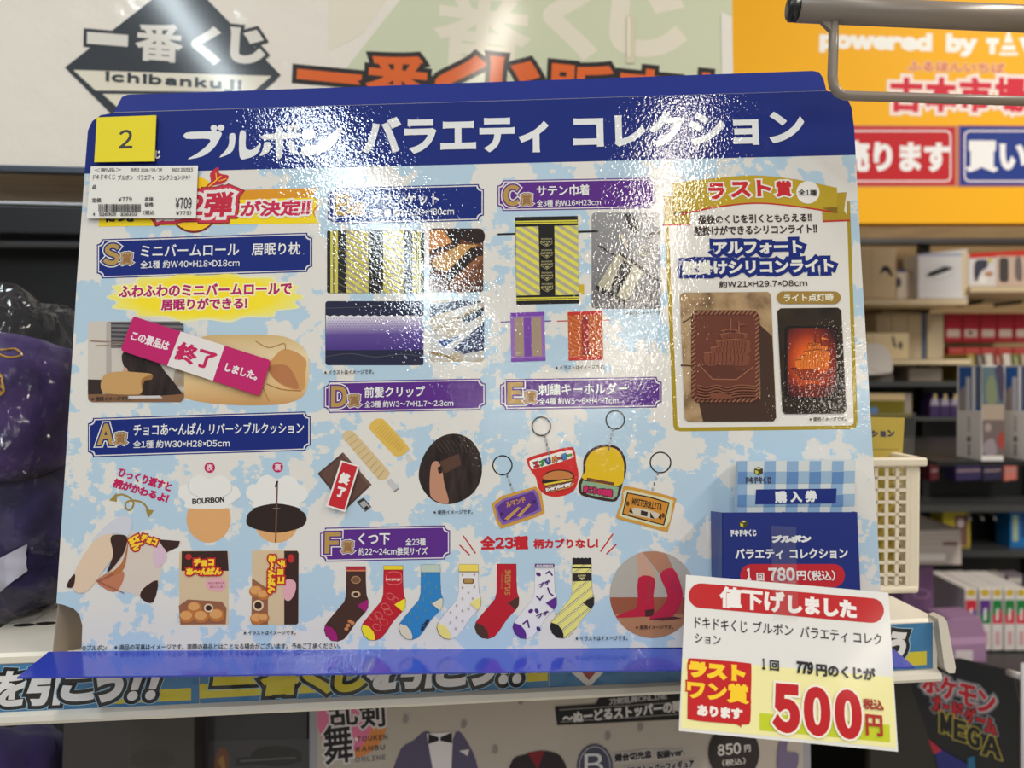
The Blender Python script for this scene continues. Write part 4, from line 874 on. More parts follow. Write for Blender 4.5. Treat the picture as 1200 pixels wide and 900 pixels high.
def rq(q, r=14):
    o = []
    for i in range(4):
        p, a, b = Vector(q[i]), Vector(q[i - 1]), Vector(q[(i + 1) % 4]); u, v = (a - p).normalized() * r, (b - p).normalized() * r
        for k in range(5): tt = k / 4; o.append(tuple(p + u * (1 - tt) ** 2 + v * tt ** 2))
    return o
q = [(304, 202), (950, 409), (896, 577), (245, 363)]
A.slab(rq(q), 0.0003, (190, 22, 104), (150, 20, 90)); A.build('paper', t)
B = Art(FB, A.z, 'poster').crop(80, 320, 4); lerp = lambda a, b, f: (a[0] + (b[0] - a[0]) * f, a[1] + (b[1] - a[1]) * f)
B.poly([lerp(q[0], q[1], .345), lerp(q[0], q[1], .665), lerp(q[3], q[2], .665), lerp(q[3], q[2], .335)], (228, 222, 222))
B.T('この景品は', 384, 318, 186, 44, (236, 224, 230), 1.7, -17.5); B.T('終了', 598, 388, 190, 92, (196, 22, 90), 4, -17.5); B.T('しました。', 812, 462, 160, 40, (236, 224, 230), 1.9, -17.5); B.build('lettering', t)
t = thing('sold_out_sticker', FB, 'small red sticker with white rim over the chocolate square clip', 'sticker', (*FB.P(400, 600), ZK))
A = Art(FB, ZK, 'poster').crop(370, 430, 5); A.slab([(148, 547), (256, 578), (172, 851), (59, 818)], 0.0003, (232, 226, 224), (200, 190, 190)); A.build('paper', t)
B = Art(FB, A.z, 'poster').crop(370, 430, 5); B.poly([(156, 558), (244, 584), (167, 838), (72, 810)], (196, 30, 44)); B.T('終', 170, 655, 62, 68, (236, 230, 230), 4.5, -16); B.T('了', 148, 735, 52, 62, (236, 230, 230), 4.5, -16); B.build('lettering', t)

# ------------------------------------------------------------------ ticket pad, pocket, tape
ZT = 0.011
t = thing('ticket_pad', FB, 'blue gingham pad of purchase tickets standing in the navy pocket', 'ticket pad', (*FB.P(935, 620, ZT), 0.002))
A = Art(FB, 0.002, 'poster'); zf = ZT
pq = [FB.P(868, 540.5, zf), FB.P(1003, 539, zf), FB.P(999, 640, zf), FB.P(862.5, 642, zf)]
bm = bmesh.new()
n = 9
for k in range(n):                                                  # leaves of the pad
    z0 = .002 + (zf - .002) * k / n; z1 = .002 + (zf - .002) * (k + 1) / n - .0001
    jx = .0002 * math.sin(k * 2.3)
    a = [bm.verts.new((p.x + jx, p.y + (.0003 * math.sin(k * 1.7) if i < 2 and k < n - 1 else 0), z)) for z in (z0, z1) for i, p in enumerate(pq)]
    for f in ((0, 1, 2, 3), (4, 5, 6, 7), (0, 1, 5, 4), (1, 2, 6, 5), (2, 3, 7, 6), (3, 0, 4, 7)): bm.faces.new([a[i] for i in f])
bmesh.ops.recalc_face_normals(bm, faces=bm.faces); mesh_obj('pad_leaves', bm, mat('paper', (176, 196, 214)), t)
A = Art(FB, zf + STEP, 'poster'); A.poly([(868, 540.5), (1003, 539), (999, 640), (862.5, 642)], (206, 212, 214))
for i in range(5):
    x = 869 + i * 26.6 - (4 if i == 0 else 0); A.poly([(x, 540.4), (x + 13.6 - (3 if i == 0 else 0), 540.2), (x + 12.6 - i * .7 - (3 if i == 0 else 0), 641), (x - 1.5 - i * .7, 641)], (138, 170, 206))
for i in range(4):
    y = 553 + i * 27
    A.poly([(867.3, y), (1002, y - 1.2), (1001.6, y + 13), (866.6, y + 14)], (150, 178, 204))
for i in range(5):
    for j in range(4):
        x = 869 + i * 26.6 - (4 if i == 0 else 0); y = 553 + j * 27; A.poly([(x - j * .3, y), (x + 13.4 - j * .4 - (3 if i == 0 else 0), y - .2), (x + 13 - j * .4 - (3 if i == 0 else 0), y + 13.6), (x - .6 - j * .3, y + 13.8)], (92, 132, 186)); A.z -= STEP * .95
A.up()
A.poly([(886, 573.5), (980.5, 572.5), (979.5, 590), (885, 591)], NAVY); A.T('購', 915, 582.5, 14, 14, (226, 228, 232), .8); A.T('入', 933, 582, 13.5, 13, (226, 228, 232), .8); A.T('券', 950.5, 581.5, 14, 14, (226, 228, 232), .8)
def tiny_logo(A, x, y, w, c):
    A.poly([(x - 5, y - 10), (x, y - 12.5), (x + 5, y - 10), (x + 5, y - 5), (x, y - 2.5), (x - 5, y - 5)], (60, 60, 40)); A.poly([(x - 4, y - 8.8), (x - .5, y - 7.4), (x - .5, y - 3.6), (x - 4, y - 5.2)], (206, 190, 50)); A.poly([(x - 3, y - 10.2), (x, y - 11.6), (x + 3, y - 10.2), (x, y - 9)], (200, 196, 150)); A.T('ドキドキくじ', x, y + 3, w, 8, c, .5)
tiny_logo(A, 889, 559.5, 30, (60, 60, 80)); A.T('ブルボン', 931, 603, 40, 7, (40, 52, 110), .4)
A.build('front_print', t)
ZP = 0.017
t = thing('ticket_pocket', FB, 'navy cardboard pocket priced 780 yen fixed to the front of the board', 'card pocket', (*FB.P(920, 756, .002), 0.002))
fq = [FB.P(847, 600.5, ZP), FB.P(1003.2, 600, ZP), FB.P(1009.5, 752, ZP), FB.P(847.5, 756, ZP)]
lb = [FB.P(834, 599, .0022), FB.P(836, 752, .0022)]
bm = bmesh.new()
def plate(bm, pts, th):
    c = [Vector(p) for p in pts]; nrm = (c[1] - c[0]).cross(c[2] - c[0]).normalized() * th
    a = [bm.verts.new(p) for p in c] + [bm.verts.new(p - nrm) for p in c]; m = len(c)
    bm.faces.new(a[:m]); bm.faces.new(a[m:][::-1])
    for i in range(m): j = (i + 1) % m; bm.faces.new((a[i], a[m + i], a[m + j], a[j]))
v3 = lambda p, z: (p.x, p.y, z)
plate(bm, [v3(fq[0], ZP), v3(fq[1], ZP), v3(fq[2], ZP), v3(fq[3], ZP)], .0006); bmesh.ops.recalc_face_normals(bm, faces=bm.faces)
mesh_obj('front_wall', bm, mat('poster', (22, 40, 120)), t)
bm = bmesh.new(); plate(bm, [v3(lb[0], .0022), v3(fq[0], ZP), v3(fq[3], ZP), v3(lb[1], .0022)], .0006); bmesh.ops.recalc_face_normals(bm, faces=bm.faces); mesh_obj('side_wall', bm, mat('poster', (44, 60, 128)), t)
bm = bmesh.new(); rx = fq[1].x; plate(bm, [(rx, fq[1].y, ZP), (rx + .0005, fq[1].y, .0022), (fq[2].x + .0005, fq[2].y, .0022), (fq[2].x, fq[2].y, ZP)], .0006); bmesh.ops.recalc_face_normals(bm, faces=bm.faces); mesh_obj('side_wall', bm, mat('poster', (44, 60, 128)), t)
A = Art(FB, ZP + .00066, 'poster'); A.poly(rrect(867.5, 661, 990, 688, 13), (190, 30, 44))
tiny_logo(A, 871.5, 621.5, 30, (220, 222, 228)); A.T('ブルボン', 927.5, 631.5, 46, 9, (226, 226, 230), 1.0, skew=.2); A.T('バラエティ', 889.5, 649, 56, 12.5, (226, 226, 230), .5); A.T('コレクション', 959.5, 648.5, 68, 12, (226, 226, 230), .5)
A.T('1', 877.5, 673, 5, 14, (232, 230, 230), .7); A.T('回', 891, 676, 9, 9.5, (232, 230, 230), .3); A.T('780', 916, 673, 31, 15.5, (232, 230, 230), .8); A.T('円', 939, 674.5, 11, 11, (232, 230, 230), .4); A.T('(税込)', 962.5, 674.5, 32, 12, (232, 230, 230), .3); A.build('lettering', t)

# ------------------------------------------------------------------ hanging price card
t = thing('price_card', FPS, 'white and yellow card reading 500 yen, taped in front of the navy pocket', 'price card', (0, 0, 0))
A = Art(FPS, -0.0006, 'poster'); cq = [(804, 673.5), (1041, 694.5), (1052.5, 881), (795.5, 856.5)]
A.slab(cq, 0.0006, (226, 224, 222), (206, 204, 200)); A.build('card', t)
B = Art(FPS, 2 * STEP, 'poster').crop(790, 660, 3.9148)
def edge(f): return lerp((804 + (795.5 - 804) * f, 673.5 + (856.5 - 673.5) * f), (0, 0), 0)
yl, yr_ = 772, 793.5
B.tf = (0, 0, 1)
B.poly([(800.5, yl), (1046.5, yr_), (1050.5, 876.5), (797.5, 853)], (240, 232, 168))
B.poly([(890, 835.5), (1042.5, 849.5), (1043, 870), (890, 856)], (196, 206, 40))
# red heading pill
c0, c1 = Vector((821.5, 698)), Vector((1021.5, 715.5)); d = (c1 - c0).normalized(); nn = Vector((-d.y, d.x)); rr = 14.5
pill = [tuple(c1 + (d * math.cos(R(a)) + nn * math.sin(R(a))) * rr) for a in range(-90, 91, 15)] + [tuple(c0 + (-d * math.cos(R(a)) - nn * math.sin(R(a))) * rr) for a in range(-90, 91, 15)]
B.poly(pill, (190, 28, 34))
B.T('値下げ', 881.5, 702.5, 76, 25, (238, 232, 230), 1.15); B.T('しました', 963.5, 711, 80, 21, (238, 232, 230), 1.4)
B.T('ドキドキくじ', 845, 732, 61, 14, (40, 34, 44), .15, skew=0); B.T('ブルボン', 906, 736.5, 47, 13.5, (40, 34, 44), .15); B.T('バラエティ', 965.5, 743, 55, 14, (40, 34, 44), .15); B.T('コレク', 1017, 748, 33, 13, (40, 34, 44), .15); B.T('ション', 829.5, 749, 30, 11, (40, 34, 44), .15)
RDK = (196, 24, 30)
lq = smooth([(806, 776), (812, 771.5), (844, 774), (876, 777), (880.5, 782), (880, 815), (879.5, 845), (875, 849), (869, 849), (868.5, 853), (862, 848.5), (830, 846), (808, 843), (805.5, 838), (806, 810)], 2)
B.poly(lq, RDK); YO = (250, 206, 40)
B.T('ラスト', 840, 786.5, 66, 19, YO, 2.0, 0, [(1.8, RDK)]); B.T('ワン賞', 841, 810.5, 72, 23, YO, 1.3, 0, [(1.8, RDK)]); B.T('あります', 843.5, 834.5, 53, 13, (242, 232, 226), 1.0)
B.T('1', 895, 778, 4, 13, (36, 32, 38), .5); B.T('回', 907.5, 780, 11, 12, (36, 32, 38), .4); B.T('779', 943, 782.5, 20, 14.5, (36, 32, 38), 1.0, skew=.1); B.T('円のくじが', 991, 787.5, 69, 15, (36, 32, 38), .7)
WO = [(2.6, (242, 234, 220))]
for s, x, y in (('5', 921.5, 830), ('0', 957.5, 833.5), ('0', 994, 837)): B.T(s, x, y, 32, 58, (190, 24, 34), 3.9, 0, WO)
B.T('税込', 1023.5, 825.5, 24, 12.5, (160, 46, 34), .5); B.T('円', 1024.5, 850, 20, 25, (176, 44, 34), .8); B.build('lettering', t)
# clear tape
FTa = FB; pts = [(FB, 904, 616, ZP + .0018), (FB, 904, 650, ZP + .0018), (FB, 905, 668, ZP + .0022), (FPS, 906, 690, .0006), (FPS, 906, 726, .0006)]
bm = bmesh.new(); prev = None
for fr, x, y, z in pts:
    a = bm.verts.new(fr.W(*fr.P(x, y, z), z)); q = fr.P(x + 29, y + 1.5, z); b = bm.verts.new(fr.W(*q, z))
    if prev: bm.faces.new((prev[0], prev[1], b, a))
    prev = (a, b)
bmesh.ops.recalc_face_normals(bm, faces=bm.faces)
o = mesh_obj('clear_tape', bm, mat_clear('tape_film', .02, (.99, .99, .99), haze=.05)); tag(o, 'strip of clear tape holding the white and yellow card to the navy pocket', 'tape')

# ------------------------------------------------------------------ rail and wire hook in front
FBAR = Frame.at((0, 0.398, 1.3), 0)
t = thing('display_rail', FBAR, 'brownish metal rail with a black end cap above the corner of the board', 'rail', (*FBAR.P(928, 12), 0))
MET = mat('plastic', (138, 126, 116)); a, b = FBAR.P(934, 10.5), FBAR.P(1290, 21.5); rb_ = FBAR.k(930, 12) * 15
P = [(a.x, a.y, 0), (b.x, b.y, -.004)]
mesh_obj('tube', tube(P, rb_, 28), MET, t, True)
c = FBAR.P(927, 10.2)
bm = tube([(c.x - rb_ * .22, c.y, 0), (c.x - rb_ * .05, c.y, 0), (a.x + .001, a.y, 0)], rb_ * .98, 24); bmesh.ops.bevel(bm, geom=[e for e in bm.edges if len([f for f in e.link_faces if len(f.verts) > 4])], offset=.001, segments=3, affect='EDGES'); mesh_obj('end_cap', bm, mat('plastic', (34, 36, 38)), t, True)
wr = FBAR.k(980, 100) * 5.6
pp = [(977, 20), (976.5, 60), (975.5, 90), (977, 101), (982, 108.5), (990, 111.8), (1000, 112.5), (1100, 115.5), (1290, 121)]
bm = tube([(*FBAR.P(x, y), 0.0) for x, y in pp], wr, 16); mesh_obj('hook_wire', bm, MET, t, True)
A = Art(FBAR, -.0015, 'plastic'); A.slab([(962, 24), (977, 24.5), (977, 38), (971, 33)], .003, (138, 126, 116)); A.build('gusset', t)

# ------------------------------------------------------------------ white basket and card behind the board
FK = Frame.at((0, 0.535, ZS), 3.0)
kx1, kx0 = FK.P(1079, 600).x, FK.P(850, 600).x; ky0, ky1 = FK.P(1070, 690).y, FK.P(1070, 536).y
ky0 = 0.0006
t = thing('basket', FK, 'white plastic lattice basket behind the edge of the board', 'basket', ((kx0 + kx1) / 2, 0, -.05))
WP = mat('plastic', (226, 216, 196)); D = .085; tk = .0016
def lattice(bm, x0, x1, y0, y1, fn, nx, ny):
    """bars of one basket side; fn maps (u, v, w) to place"""
    def bar(u0, u1, v0, v1, d=tk):
        q = [bm.verts.new(fn(u, v, w)) for w in (0, d) for u, v in ((u0, v0), (u1, v0), (u1, v1), (u0, v1))]
        for f in ((0, 1, 2, 3), (4, 7, 6, 5), (0, 4, 5, 1), (1, 5, 6, 2), (2, 6, 7, 3), (3, 7, 4, 0)): bm.faces.new([q[i] for i in f])
    for i in range(nx + 1):
        u = x0 + (x1 - x0) * i / nx; bar(u - .0013, u + .0013, y0, y1)
    for j in range(ny + 1):
        v = y0 + (y1 - y0) * j / ny; bar(x0, x1, v - .0011, v + .0011, tk * 1.5)
    bmesh.ops.recalc_face_normals(bm, faces=bm.faces); return bm
gx1 = kx1 - .0095; W_ = kx1 - kx0
mesh_obj('front_side', lattice(bmesh.new(), kx0, gx1, ky0 + .006, ky1 - .006, lambda u, v, w: (u - (ky1 - v) * .0, v, -w), 17, 10), WP, t)
mesh_obj('back_side', lattice(bmesh.new(), kx0, gx1, ky0 + .006, ky1 - .006, lambda u, v, w: (u, v, -D + w), 17, 10), WP, t)
mesh_obj('end_side', lattice(bmesh.new(), -D + .008, -.008, ky0 + .006, ky1 - .006, lambda u, v, w: (kx1 - .0012 - w, v, u), 6, 10), WP, t)
mesh_obj('end_side', lattice(bmesh.new(), -D + .008, -.008, ky0 + .006, ky1 - .006, lambda u, v, w: (kx0 + w, v, u), 6, 10), WP, t)
for x0_, x1_ in ((gx1, kx1), (kx0 - .004, kx0 + .004)):
    for z0_ in (-.0085, -D): mesh_obj('corner_post', box((x0_, ky0 + .003, z0_), (x1_, ky1 - .003, z0_ + .0085), .002), WP, t)
bm = bmesh.new()
for z0_, z1_ in ((-.004, .0035), (-D - .0035, -D + .004)): bm_box(bm, (kx0 - .004, ky1 - .0062, z0_), (kx1 + .003, ky1, z1_), .0014)
for x0_, x1_ in ((kx1 - .004, kx1 + .003), (kx0 - .004, kx0 + .004)): bm_box(bm, (x0_, ky1 - .0062, -D), (x1_, ky1, .002), .0014)
mesh_obj('rim', bm, WP, t)
bm = box((kx0, ky0 + .001, -D), (kx1 - .001, ky0 + .0065, .001), .002); mesh_obj('base', bm, WP, t)
FC = FK.sub(Matrix.Translation((0, 0, -.020)) @ Matrix.Rotation(R(-8), 4, 'X'))
t = thing('sleeved_card', FC, 'gold card in a clear plastic sleeve standing in the white basket', 'card', (*FC.P(1035, 640), -.001))
A = Art(FC, -.0006, 'poster'); A.slab([(930, 487.5), (1060, 489.5), (1050, 670), (930, 670)], .0006, (184, 160, 58), (150, 130, 50)); A.build('card', t)
B = Art(FC, 2 * STEP, 'poster'); B.T('ョン', 1040, 508, 17, 8.5, (48, 46, 70), .7, -2); B.T('クシ', 1021, 508, 16, 8.5, (48, 46, 70), .7, -2); B.rect(930, 526, 1053, 527.2, (150, 128, 40)); B.build('lettering', t)
bm = bmesh.new(); vs = []
for z, q in ((.003, [(925, 486), (1074, 483), (1062, 690), (925, 690)]), (-.003, [(925, 486), (1074, 483), (1062, 690), (925, 690)])):
    vs.append([bm.verts.new((*FC.P(x, y, z), z)) for x, y in q]); bm.faces.new(vs[-1])
for i in (1, 2, 3): bm.faces.new((vs[0][i], vs[0][(i + 1) % 4], vs[1][(i + 1) % 4], vs[1][i]))
bmesh.ops.recalc_face_normals(bm, faces=bm.faces); mesh_obj('sleeve', bm, mat_clear('sleeve_film', .02, (.98, .98, .98), haze=.02), t)

# ------------------------------------------------------------------ bagged plush at the left
def lumpy(center, rad, seed, fr, amp=.12, fre=3, flat=None, n=40):
    bm = bmesh.new(); bmesh.ops.create_uvsphere(bm, u_segments=n, v_segments=n // 2, radius=1)
    for v in bm.verts:
        d = v.co.normalized(); s = 1 + amp * noise.noise(d * fre + Vector((seed, 0, 0))) + amp * .4 * noise.noise(d * fre * 3 + Vector((seed, 5, 0)))
        e = [math.copysign(abs(c) ** .8, c) for c in d]; v.co = Vector((e[0] * rad[0], e[1] * rad[1], e[2] * rad[2])) * s
    return bm
PURPLE = mat_noise('purple_plush_cloth', 'cloth', [(.3, (46, 32, 84)), (.7, (78, 56, 116))], 60, 4, bump=.0008)
DPURP = mat_noise('indigo_plush_cloth', 'cloth', [(.3, (26, 21, 56)), (.7, (54, 42, 92))], 60, 4, bump=.0008)
GOLDC = mat('cloth', (196, 146, 52)); GREYC = mat('cloth', (190, 188, 204))
FPL = Frame.at((0, 0.55, ZS), 6.3)
def plush(label, c, rad, seed, m, rot, motifs, band=None):
    p = Vector((FPL.P(c[0], c[1]).x, c[2])); t = thing('plush_toy', FPL, label, 'plush toy', (p.x, p.y, 0), 'bagged plush toys')
    t.matrix_world = t.matrix_world @ Matrix.Rotation(R(rot), 4, 'Z'); t['_o'] = (0, 0, 0)
    o = mesh_obj('body', lumpy(None, rad, seed, None), m, t, True)
    from mathutils.bvhtree import BVHTree
    me = o.data; bv = BVHTree.FromPolygons([v.co for v in me.vertices], [p.vertices for p in me.polygons])
    inv = Matrix.Rotation(R(-rot), 2)
    def surf(px, py):
        q = FPL.P(px, py); d = inv @ Vector((q.x - p.x, q.y - p.y)); h = bv.ray_cast(Vector((d.x, d.y, .5)), Vector((0, 0, -1)))
        return h[0] + Vector((0, 0, .0006)) if h[0] else None
    for pts, w in motifs:
        pts3 = [s for s in (surf(x, y) for x, y in pts) if s is not None]
        if len(pts3) > 1: mesh_obj('embroidery', tube(pts3, w, 6), GOLDC, t, True)
    if band:
        bm = bmesh.new(); rows = []
        n = 12
        for i in range(n + 1):
            a = lerp(band[0], band[1], i / n); b = lerp(band[3], band[2], i / n); r = []
            for j in range(7):
                s = surf(*lerp(a, b, j / 6)); r.append(s)
            rows.append(r)
        V = [[bm.verts.new(s + Vector((0, 0, .0004))) if s is not None else None for s in r] for r in rows]
        for i in range(n):
            for j in range(6):
                q = (V[i][j], V[i + 1][j], V[i + 1][j + 1], V[i][j + 1])
                if all(q): bm.faces.new(q)
        bmesh.ops.recalc_face_normals(bm, faces=bm.faces); mesh_obj('grey_patch', bm, GREYC, t, True)
    return t
plush('purple plush cushion with gold stitching, upper one in the clear bag', (0, 485, .137), (.052, .050, .044), 1.3, PURPLE, -8,
      [(smooth([(30, 442), (40, 438), (47, 455), (40, 461), (32, 450)], 4), .0007), ([(32, 446), (44, 458)], .0008), ([(36, 443), (46, 454)], .0006), (smooth([(28, 412), (38, 410), (50, 417), (44, 420), (32, 416)], 4), .0007)])
plush('indigo plush with gold stitching and grey patch, lower one in the clear bag', (2, 640, .0445), (.060, .046, .044), 4.1, DPURP, 20,
      [(smooth([(-5, 612), (8, 608), (24, 622), (40, 640)], 4, False), .0014), ([(18, 606), (38, 600)], .0012), ([(22, 612), (36, 610)], .0010), (smooth([(4, 668), (10, 660), (20, 664), (27, 680)], 4, False), .0014), ([(2, 690), (12, 676), (22, 668)], .0009)],
      [(14, 650), (68, 622), (70, 650), (30, 680)])
p = FPL.P(0, 570)
bm = lumpy(None, (.066, .112, .056), 7.7, None, .10, 2.2, n=72)
for v in bm.verts: v.co += Vector((noise.noise(v.co * 42), noise.noise(v.co * 42 + Vector((9, 0, 0))), noise.noise(v.co * 42 + Vector((0, 9, 0))))) * .006
lo = min(v.co.y for v in bm.verts)
for v in bm.verts: v.co.y = max(v.co.y, lo + .012) - lo - .0118
th = FPL.m @ Matrix.Translation((p.x, 0, 0))
o = mesh_obj('plastic_bag', bm, mat_clear('bag_film', .035, (.97, .97, .98), .004, 45, .012), world=th); tag(o, 'crumpled clear plastic bag around the two purple plush toys', 'plastic bag')

# ------------------------------------------------------------------ left: rack behind the shelf, paper banner
DARK = (30, 30, 34)
bx1 = FREAR.P(905, 500).x; bx0 = FREAR.P(-120, 500).x
t = thing('back_rack', FREAR, 'black metal rack panel behind the prize shelf with a dark upper ledge', 'rack', (0, -1.138, 0))
bm = box((bx0, -1.136, -.02), (bx1, FREAR.P(60, 250).y, 0)); mesh_obj('back_panel', bm, mat('plastic', (24, 24, 27)), t)
y0, y1 = FREAR.P(60, 274, .035).y, FREAR.P(60, 241, .035).y
bm = box((bx0, y0, -.01), (bx1, y1, .035), .002); mesh_obj('ledge', bm, mat('plastic', (34, 35, 40)), t)
bm = box((bx0, y1 + .0003, .020), (bx1, y1 + .0030, .036), .0006); mesh_obj('ledge_trim', bm, mat('metal', (190, 190, 196)), t)
bm = box((bx0, FREAR.P(60, 250).y, -.02), (bx1, FREAR.P(60, 190).y, -.006)); mesh_obj('wood_strip', bm, mat_noise('brown_wood_strip', 'paper', [(.3, (156, 138, 116)), (.7, (176, 158, 134))], 14, 4, (1, 12, 1)), t)
bm = tube([(bx0, FREAR.P(60, 292).y, .022), (bx0 + .30, FREAR.P(60, 290).y, .026), (bx0 + .62, FREAR.P(60, 288).y, .020)], .004, 8); mesh_obj('back_rail', bm, mat('plastic', (60, 60, 64)), t)
FB2 = FBAN
t = thing('paper_banner', FB2, 'large white paper banner with a dark diamond emblem above the board', 'banner', (*FB2.P(300, 200), 0))
def mat_paper():
    m, nt, b = base_mat('creased_banner_paper', 'poster'); L = nt.links.new
    b.inputs['Base Color'].default_value = rgb((232, 226, 218))
    tc = node(nt, 'ShaderNodeTexCoord'); n = node(nt, 'ShaderNodeTexNoise'); n.inputs['Scale'].default_value = 22; n.inputs['Detail'].default_value = 6
    bp = node(nt, 'ShaderNodeBump'); bp.inputs['Distance'].default_value = .0016; L(tc.outputs['Object'], n.inputs['Vector']); L(n.outputs['Fac'], bp.inputs['Height']); L(bp.outputs['Normal'], b.inputs['Normal']); L(bp.outputs['Normal'], b.inputs['Coat Normal'])
    return m
A = Art(FB2, -.0008, 'poster'); A.slab([(-140, -60), (300, -60), (640, 0), (849, 14), (858, 20), (861, 222), (500, 209), (100, 197.5), (-140, 193)], .0008, mat_paper(), (236, 232, 224)); A.build('paper', t)
B = Art(FB2, 2 * STEP, 'poster')
PG, PW = (206, 212, 186), (228, 222, 206)
B.poly([(390, 100), (500, -40), (858, -20), (859, 218), (392, 206)], PG)
for s, x, y, w, h in (('番', 566, 34, 110, 100), ('く', 668, 22, 64, 90), ('じ', 760, 22, 90, 92)): B.T(s, x, y, w, h, PW, 6 if s != '番' else 3, -4)
B.poly([(385, -40), (480, -40), (425, 40), (385, 60)], PW)
for s, x, y, w, h in (('一', 386, 90, 76, 12), ('番', 466, 97, 72, 66), ('く', 540, 100, 60, 72), ('じ', 604, 102, 62, 68), ('販', 680, 112, 76, 76), ('売', 760, 118, 72, 74), ('中', 826, 122, 60, 74)):
    B.T(s, x, y, w, h, (222, 100, 36), 4.0 if s in '一くじ' else 2.2, -3, [(5.5, (34, 30, 32))])
B.poly([(845, 14), (858, 20), (861, 221), (848, 221)], (232, 228, 222))
DKE = (48, 54, 62)
B.poly([(76, 79), (190, -10), (234, -10), (329, 88), (214, 190), (186, 190)], DKE); B.poly([(86, 82), (318, 89), (296, 108), (112, 106)], PW); B.line([(322, 92), (214, 184), (190, 184), (84, 84)], 5, DKE); B.poly([(120, 110), (282, 112), (208, 176), (194, 176)], PW)
for s, x, y, w, h in (('一', 126, 46, 48, 14), ('番', 186.5, 50, 54, 45), ('く', 241, 53, 34, 44), ('じ', 290, 54, 40, 42)): B.T(s, x, y, w, h, (222, 218, 212), 3.0 if s != '番' else 1.5, -2, [(4.0, DKE)])
B.T('ichibankuji', 204, 96, 160, 15, DKE, 1.0, -1.5, sp=1.2); B.build('lettering', t)
A = Art(FB2, B.z, 'poster'); A.rect(734, 18, 744, 74, (214, 208, 184)); A.rect(736, 20, 738, 66, (238, 232, 214)); A.build('tape_piece', t)
bm = box((bx0, 0, -.006), (FB2.P(858, 200).x, FB2.P(60, 195).y - FB2.P(60, 203).y, .004), .001)
o = mesh_obj('banner_rail', bm, mat('metal', (88, 94, 106)), world=FB2.m @ Matrix.Translation((0, FB2.P(60, 203.5).y, 0))); tag(o, 'grey metal rail along the lower edge of the white banner', 'rail')

# ------------------------------------------------------------------ yellow shop sign
t = thing('shop_sign', FSIGN, 'big yellow shop sign with red characters and red and blue boxes', 'sign', (*FSIGN.P(1000, 262), 0))
A = Art(FSIGN, -.03, 'paper'); A.slab([(560, -90), (1330, -90), (1330, 261.5), (560, 262)], .03, (250, 182, 16), (214, 140, 20)); A.build('panel', t)
B = Art(FSIGN, 2 * STEP, 'paper'); SW = (250, 250, 246)
B.T('powered', 1026.5, 50, 132, 26, SW, 2.4, -1); B.T('by', 1126.5, 53, 36, 27, SW, 2.4, -1); B.T('T', 1163, 54, 15, 19, SW, 2.6, -1)
B.poly([(1182, 34), (1187.5, 50), (1176, 50)], SW); B.poly([(1175, 53), (1189, 53), (1190.5, 59), (1173, 59)], SW); B.poly([(1171, 61.5), (1193, 61.5), (1193, 65), (1171, 65)], SW); B.T('V', 1205, 54, 20, 20, SW, 2.6)
B.T('ふるほんいちば', 1120.5, 78.5, 114, 12, (226, 130, 110), .7, -1, [(.8, (246, 214, 150))])
for s, x in (('古', 1062), ('本', 1103), ('市', 1143), ('場', 1184)): B.T(s, x, 111, 38, 41, (214, 34, 60), 1.9, -1, [(4.2, (250, 232, 226))])
for x0, x1, c, s, xt, w in ((940, 1119, (196, 22, 36), '売ります', 1050, 126), (1124.5, 1300, (24, 54, 140), '買います', 1204, 142)):
    B.poly([(x0 - 3, 146.5), (x1 + 1.5, 147.5), (x1 + 1.5, 218.5), (x0 - 3, 219)], (190, 120, 110)); B.poly([(x0, 148), (x1, 149), (x1, 217), (x0, 217.5)], c); B.line(rrect(x0 + 6, 153.5, x1 - 5, 212.5, 6), 2, (236, 224, 228), True)
    B.T(s, xt, 183.5, w, 37, (246, 244, 246), 1.9)
B.build('lettering', t)

# ------------------------------------------------------------------ boxes on the shelf below
def carton(name, label, cat, fr, q, depth, c, group=None, art=None, z=0.0, edge=None, fin='paper', ground=None):
    """a closed box: front face drawn from its corners on the frame, going back by depth"""
    ps = [fr.P(x, y, z) for x, y in q]
    if ground is not None:
        for i in (2, 3): ps[i].y = ground
    bx = sum(p.x for p in ps) / len(ps); by = min(p.y for p in ps)
    t = thing(name, fr, label, cat, (bx, by, z), group)
    bm = bmesh.new(); n = len(ps)
    a = [bm.verts.new((p.x, p.y, z)) for p in ps]; b = [bm.verts.new((p.x, p.y, z - depth)) for p in ps]
    bm.faces.new(a); bm.faces.new(b[::-1])
    for i in range(n): j = (i + 1) % n; f = bm.faces.new((a[i], b[i], b[j], a[j])); f.material_index = 1
    bmesh.ops.recalc_face_normals(bm, faces=bm.faces)
    bmesh.ops.bevel(bm, geom=list(bm.edges), offset=min(.0008, depth * .1), segments=1, affect='EDGES')
    mesh_obj('body', bm, [mat(fin, c), mat(fin, edge or c)], t)
    if art:
        B = Art(fr, z + 2 * STEP + .00002, fin); art(B); B.build('front_print', t)
    return t
GL = FLOW.P(952, 1000).y
LOWW = (176, 166, 158)
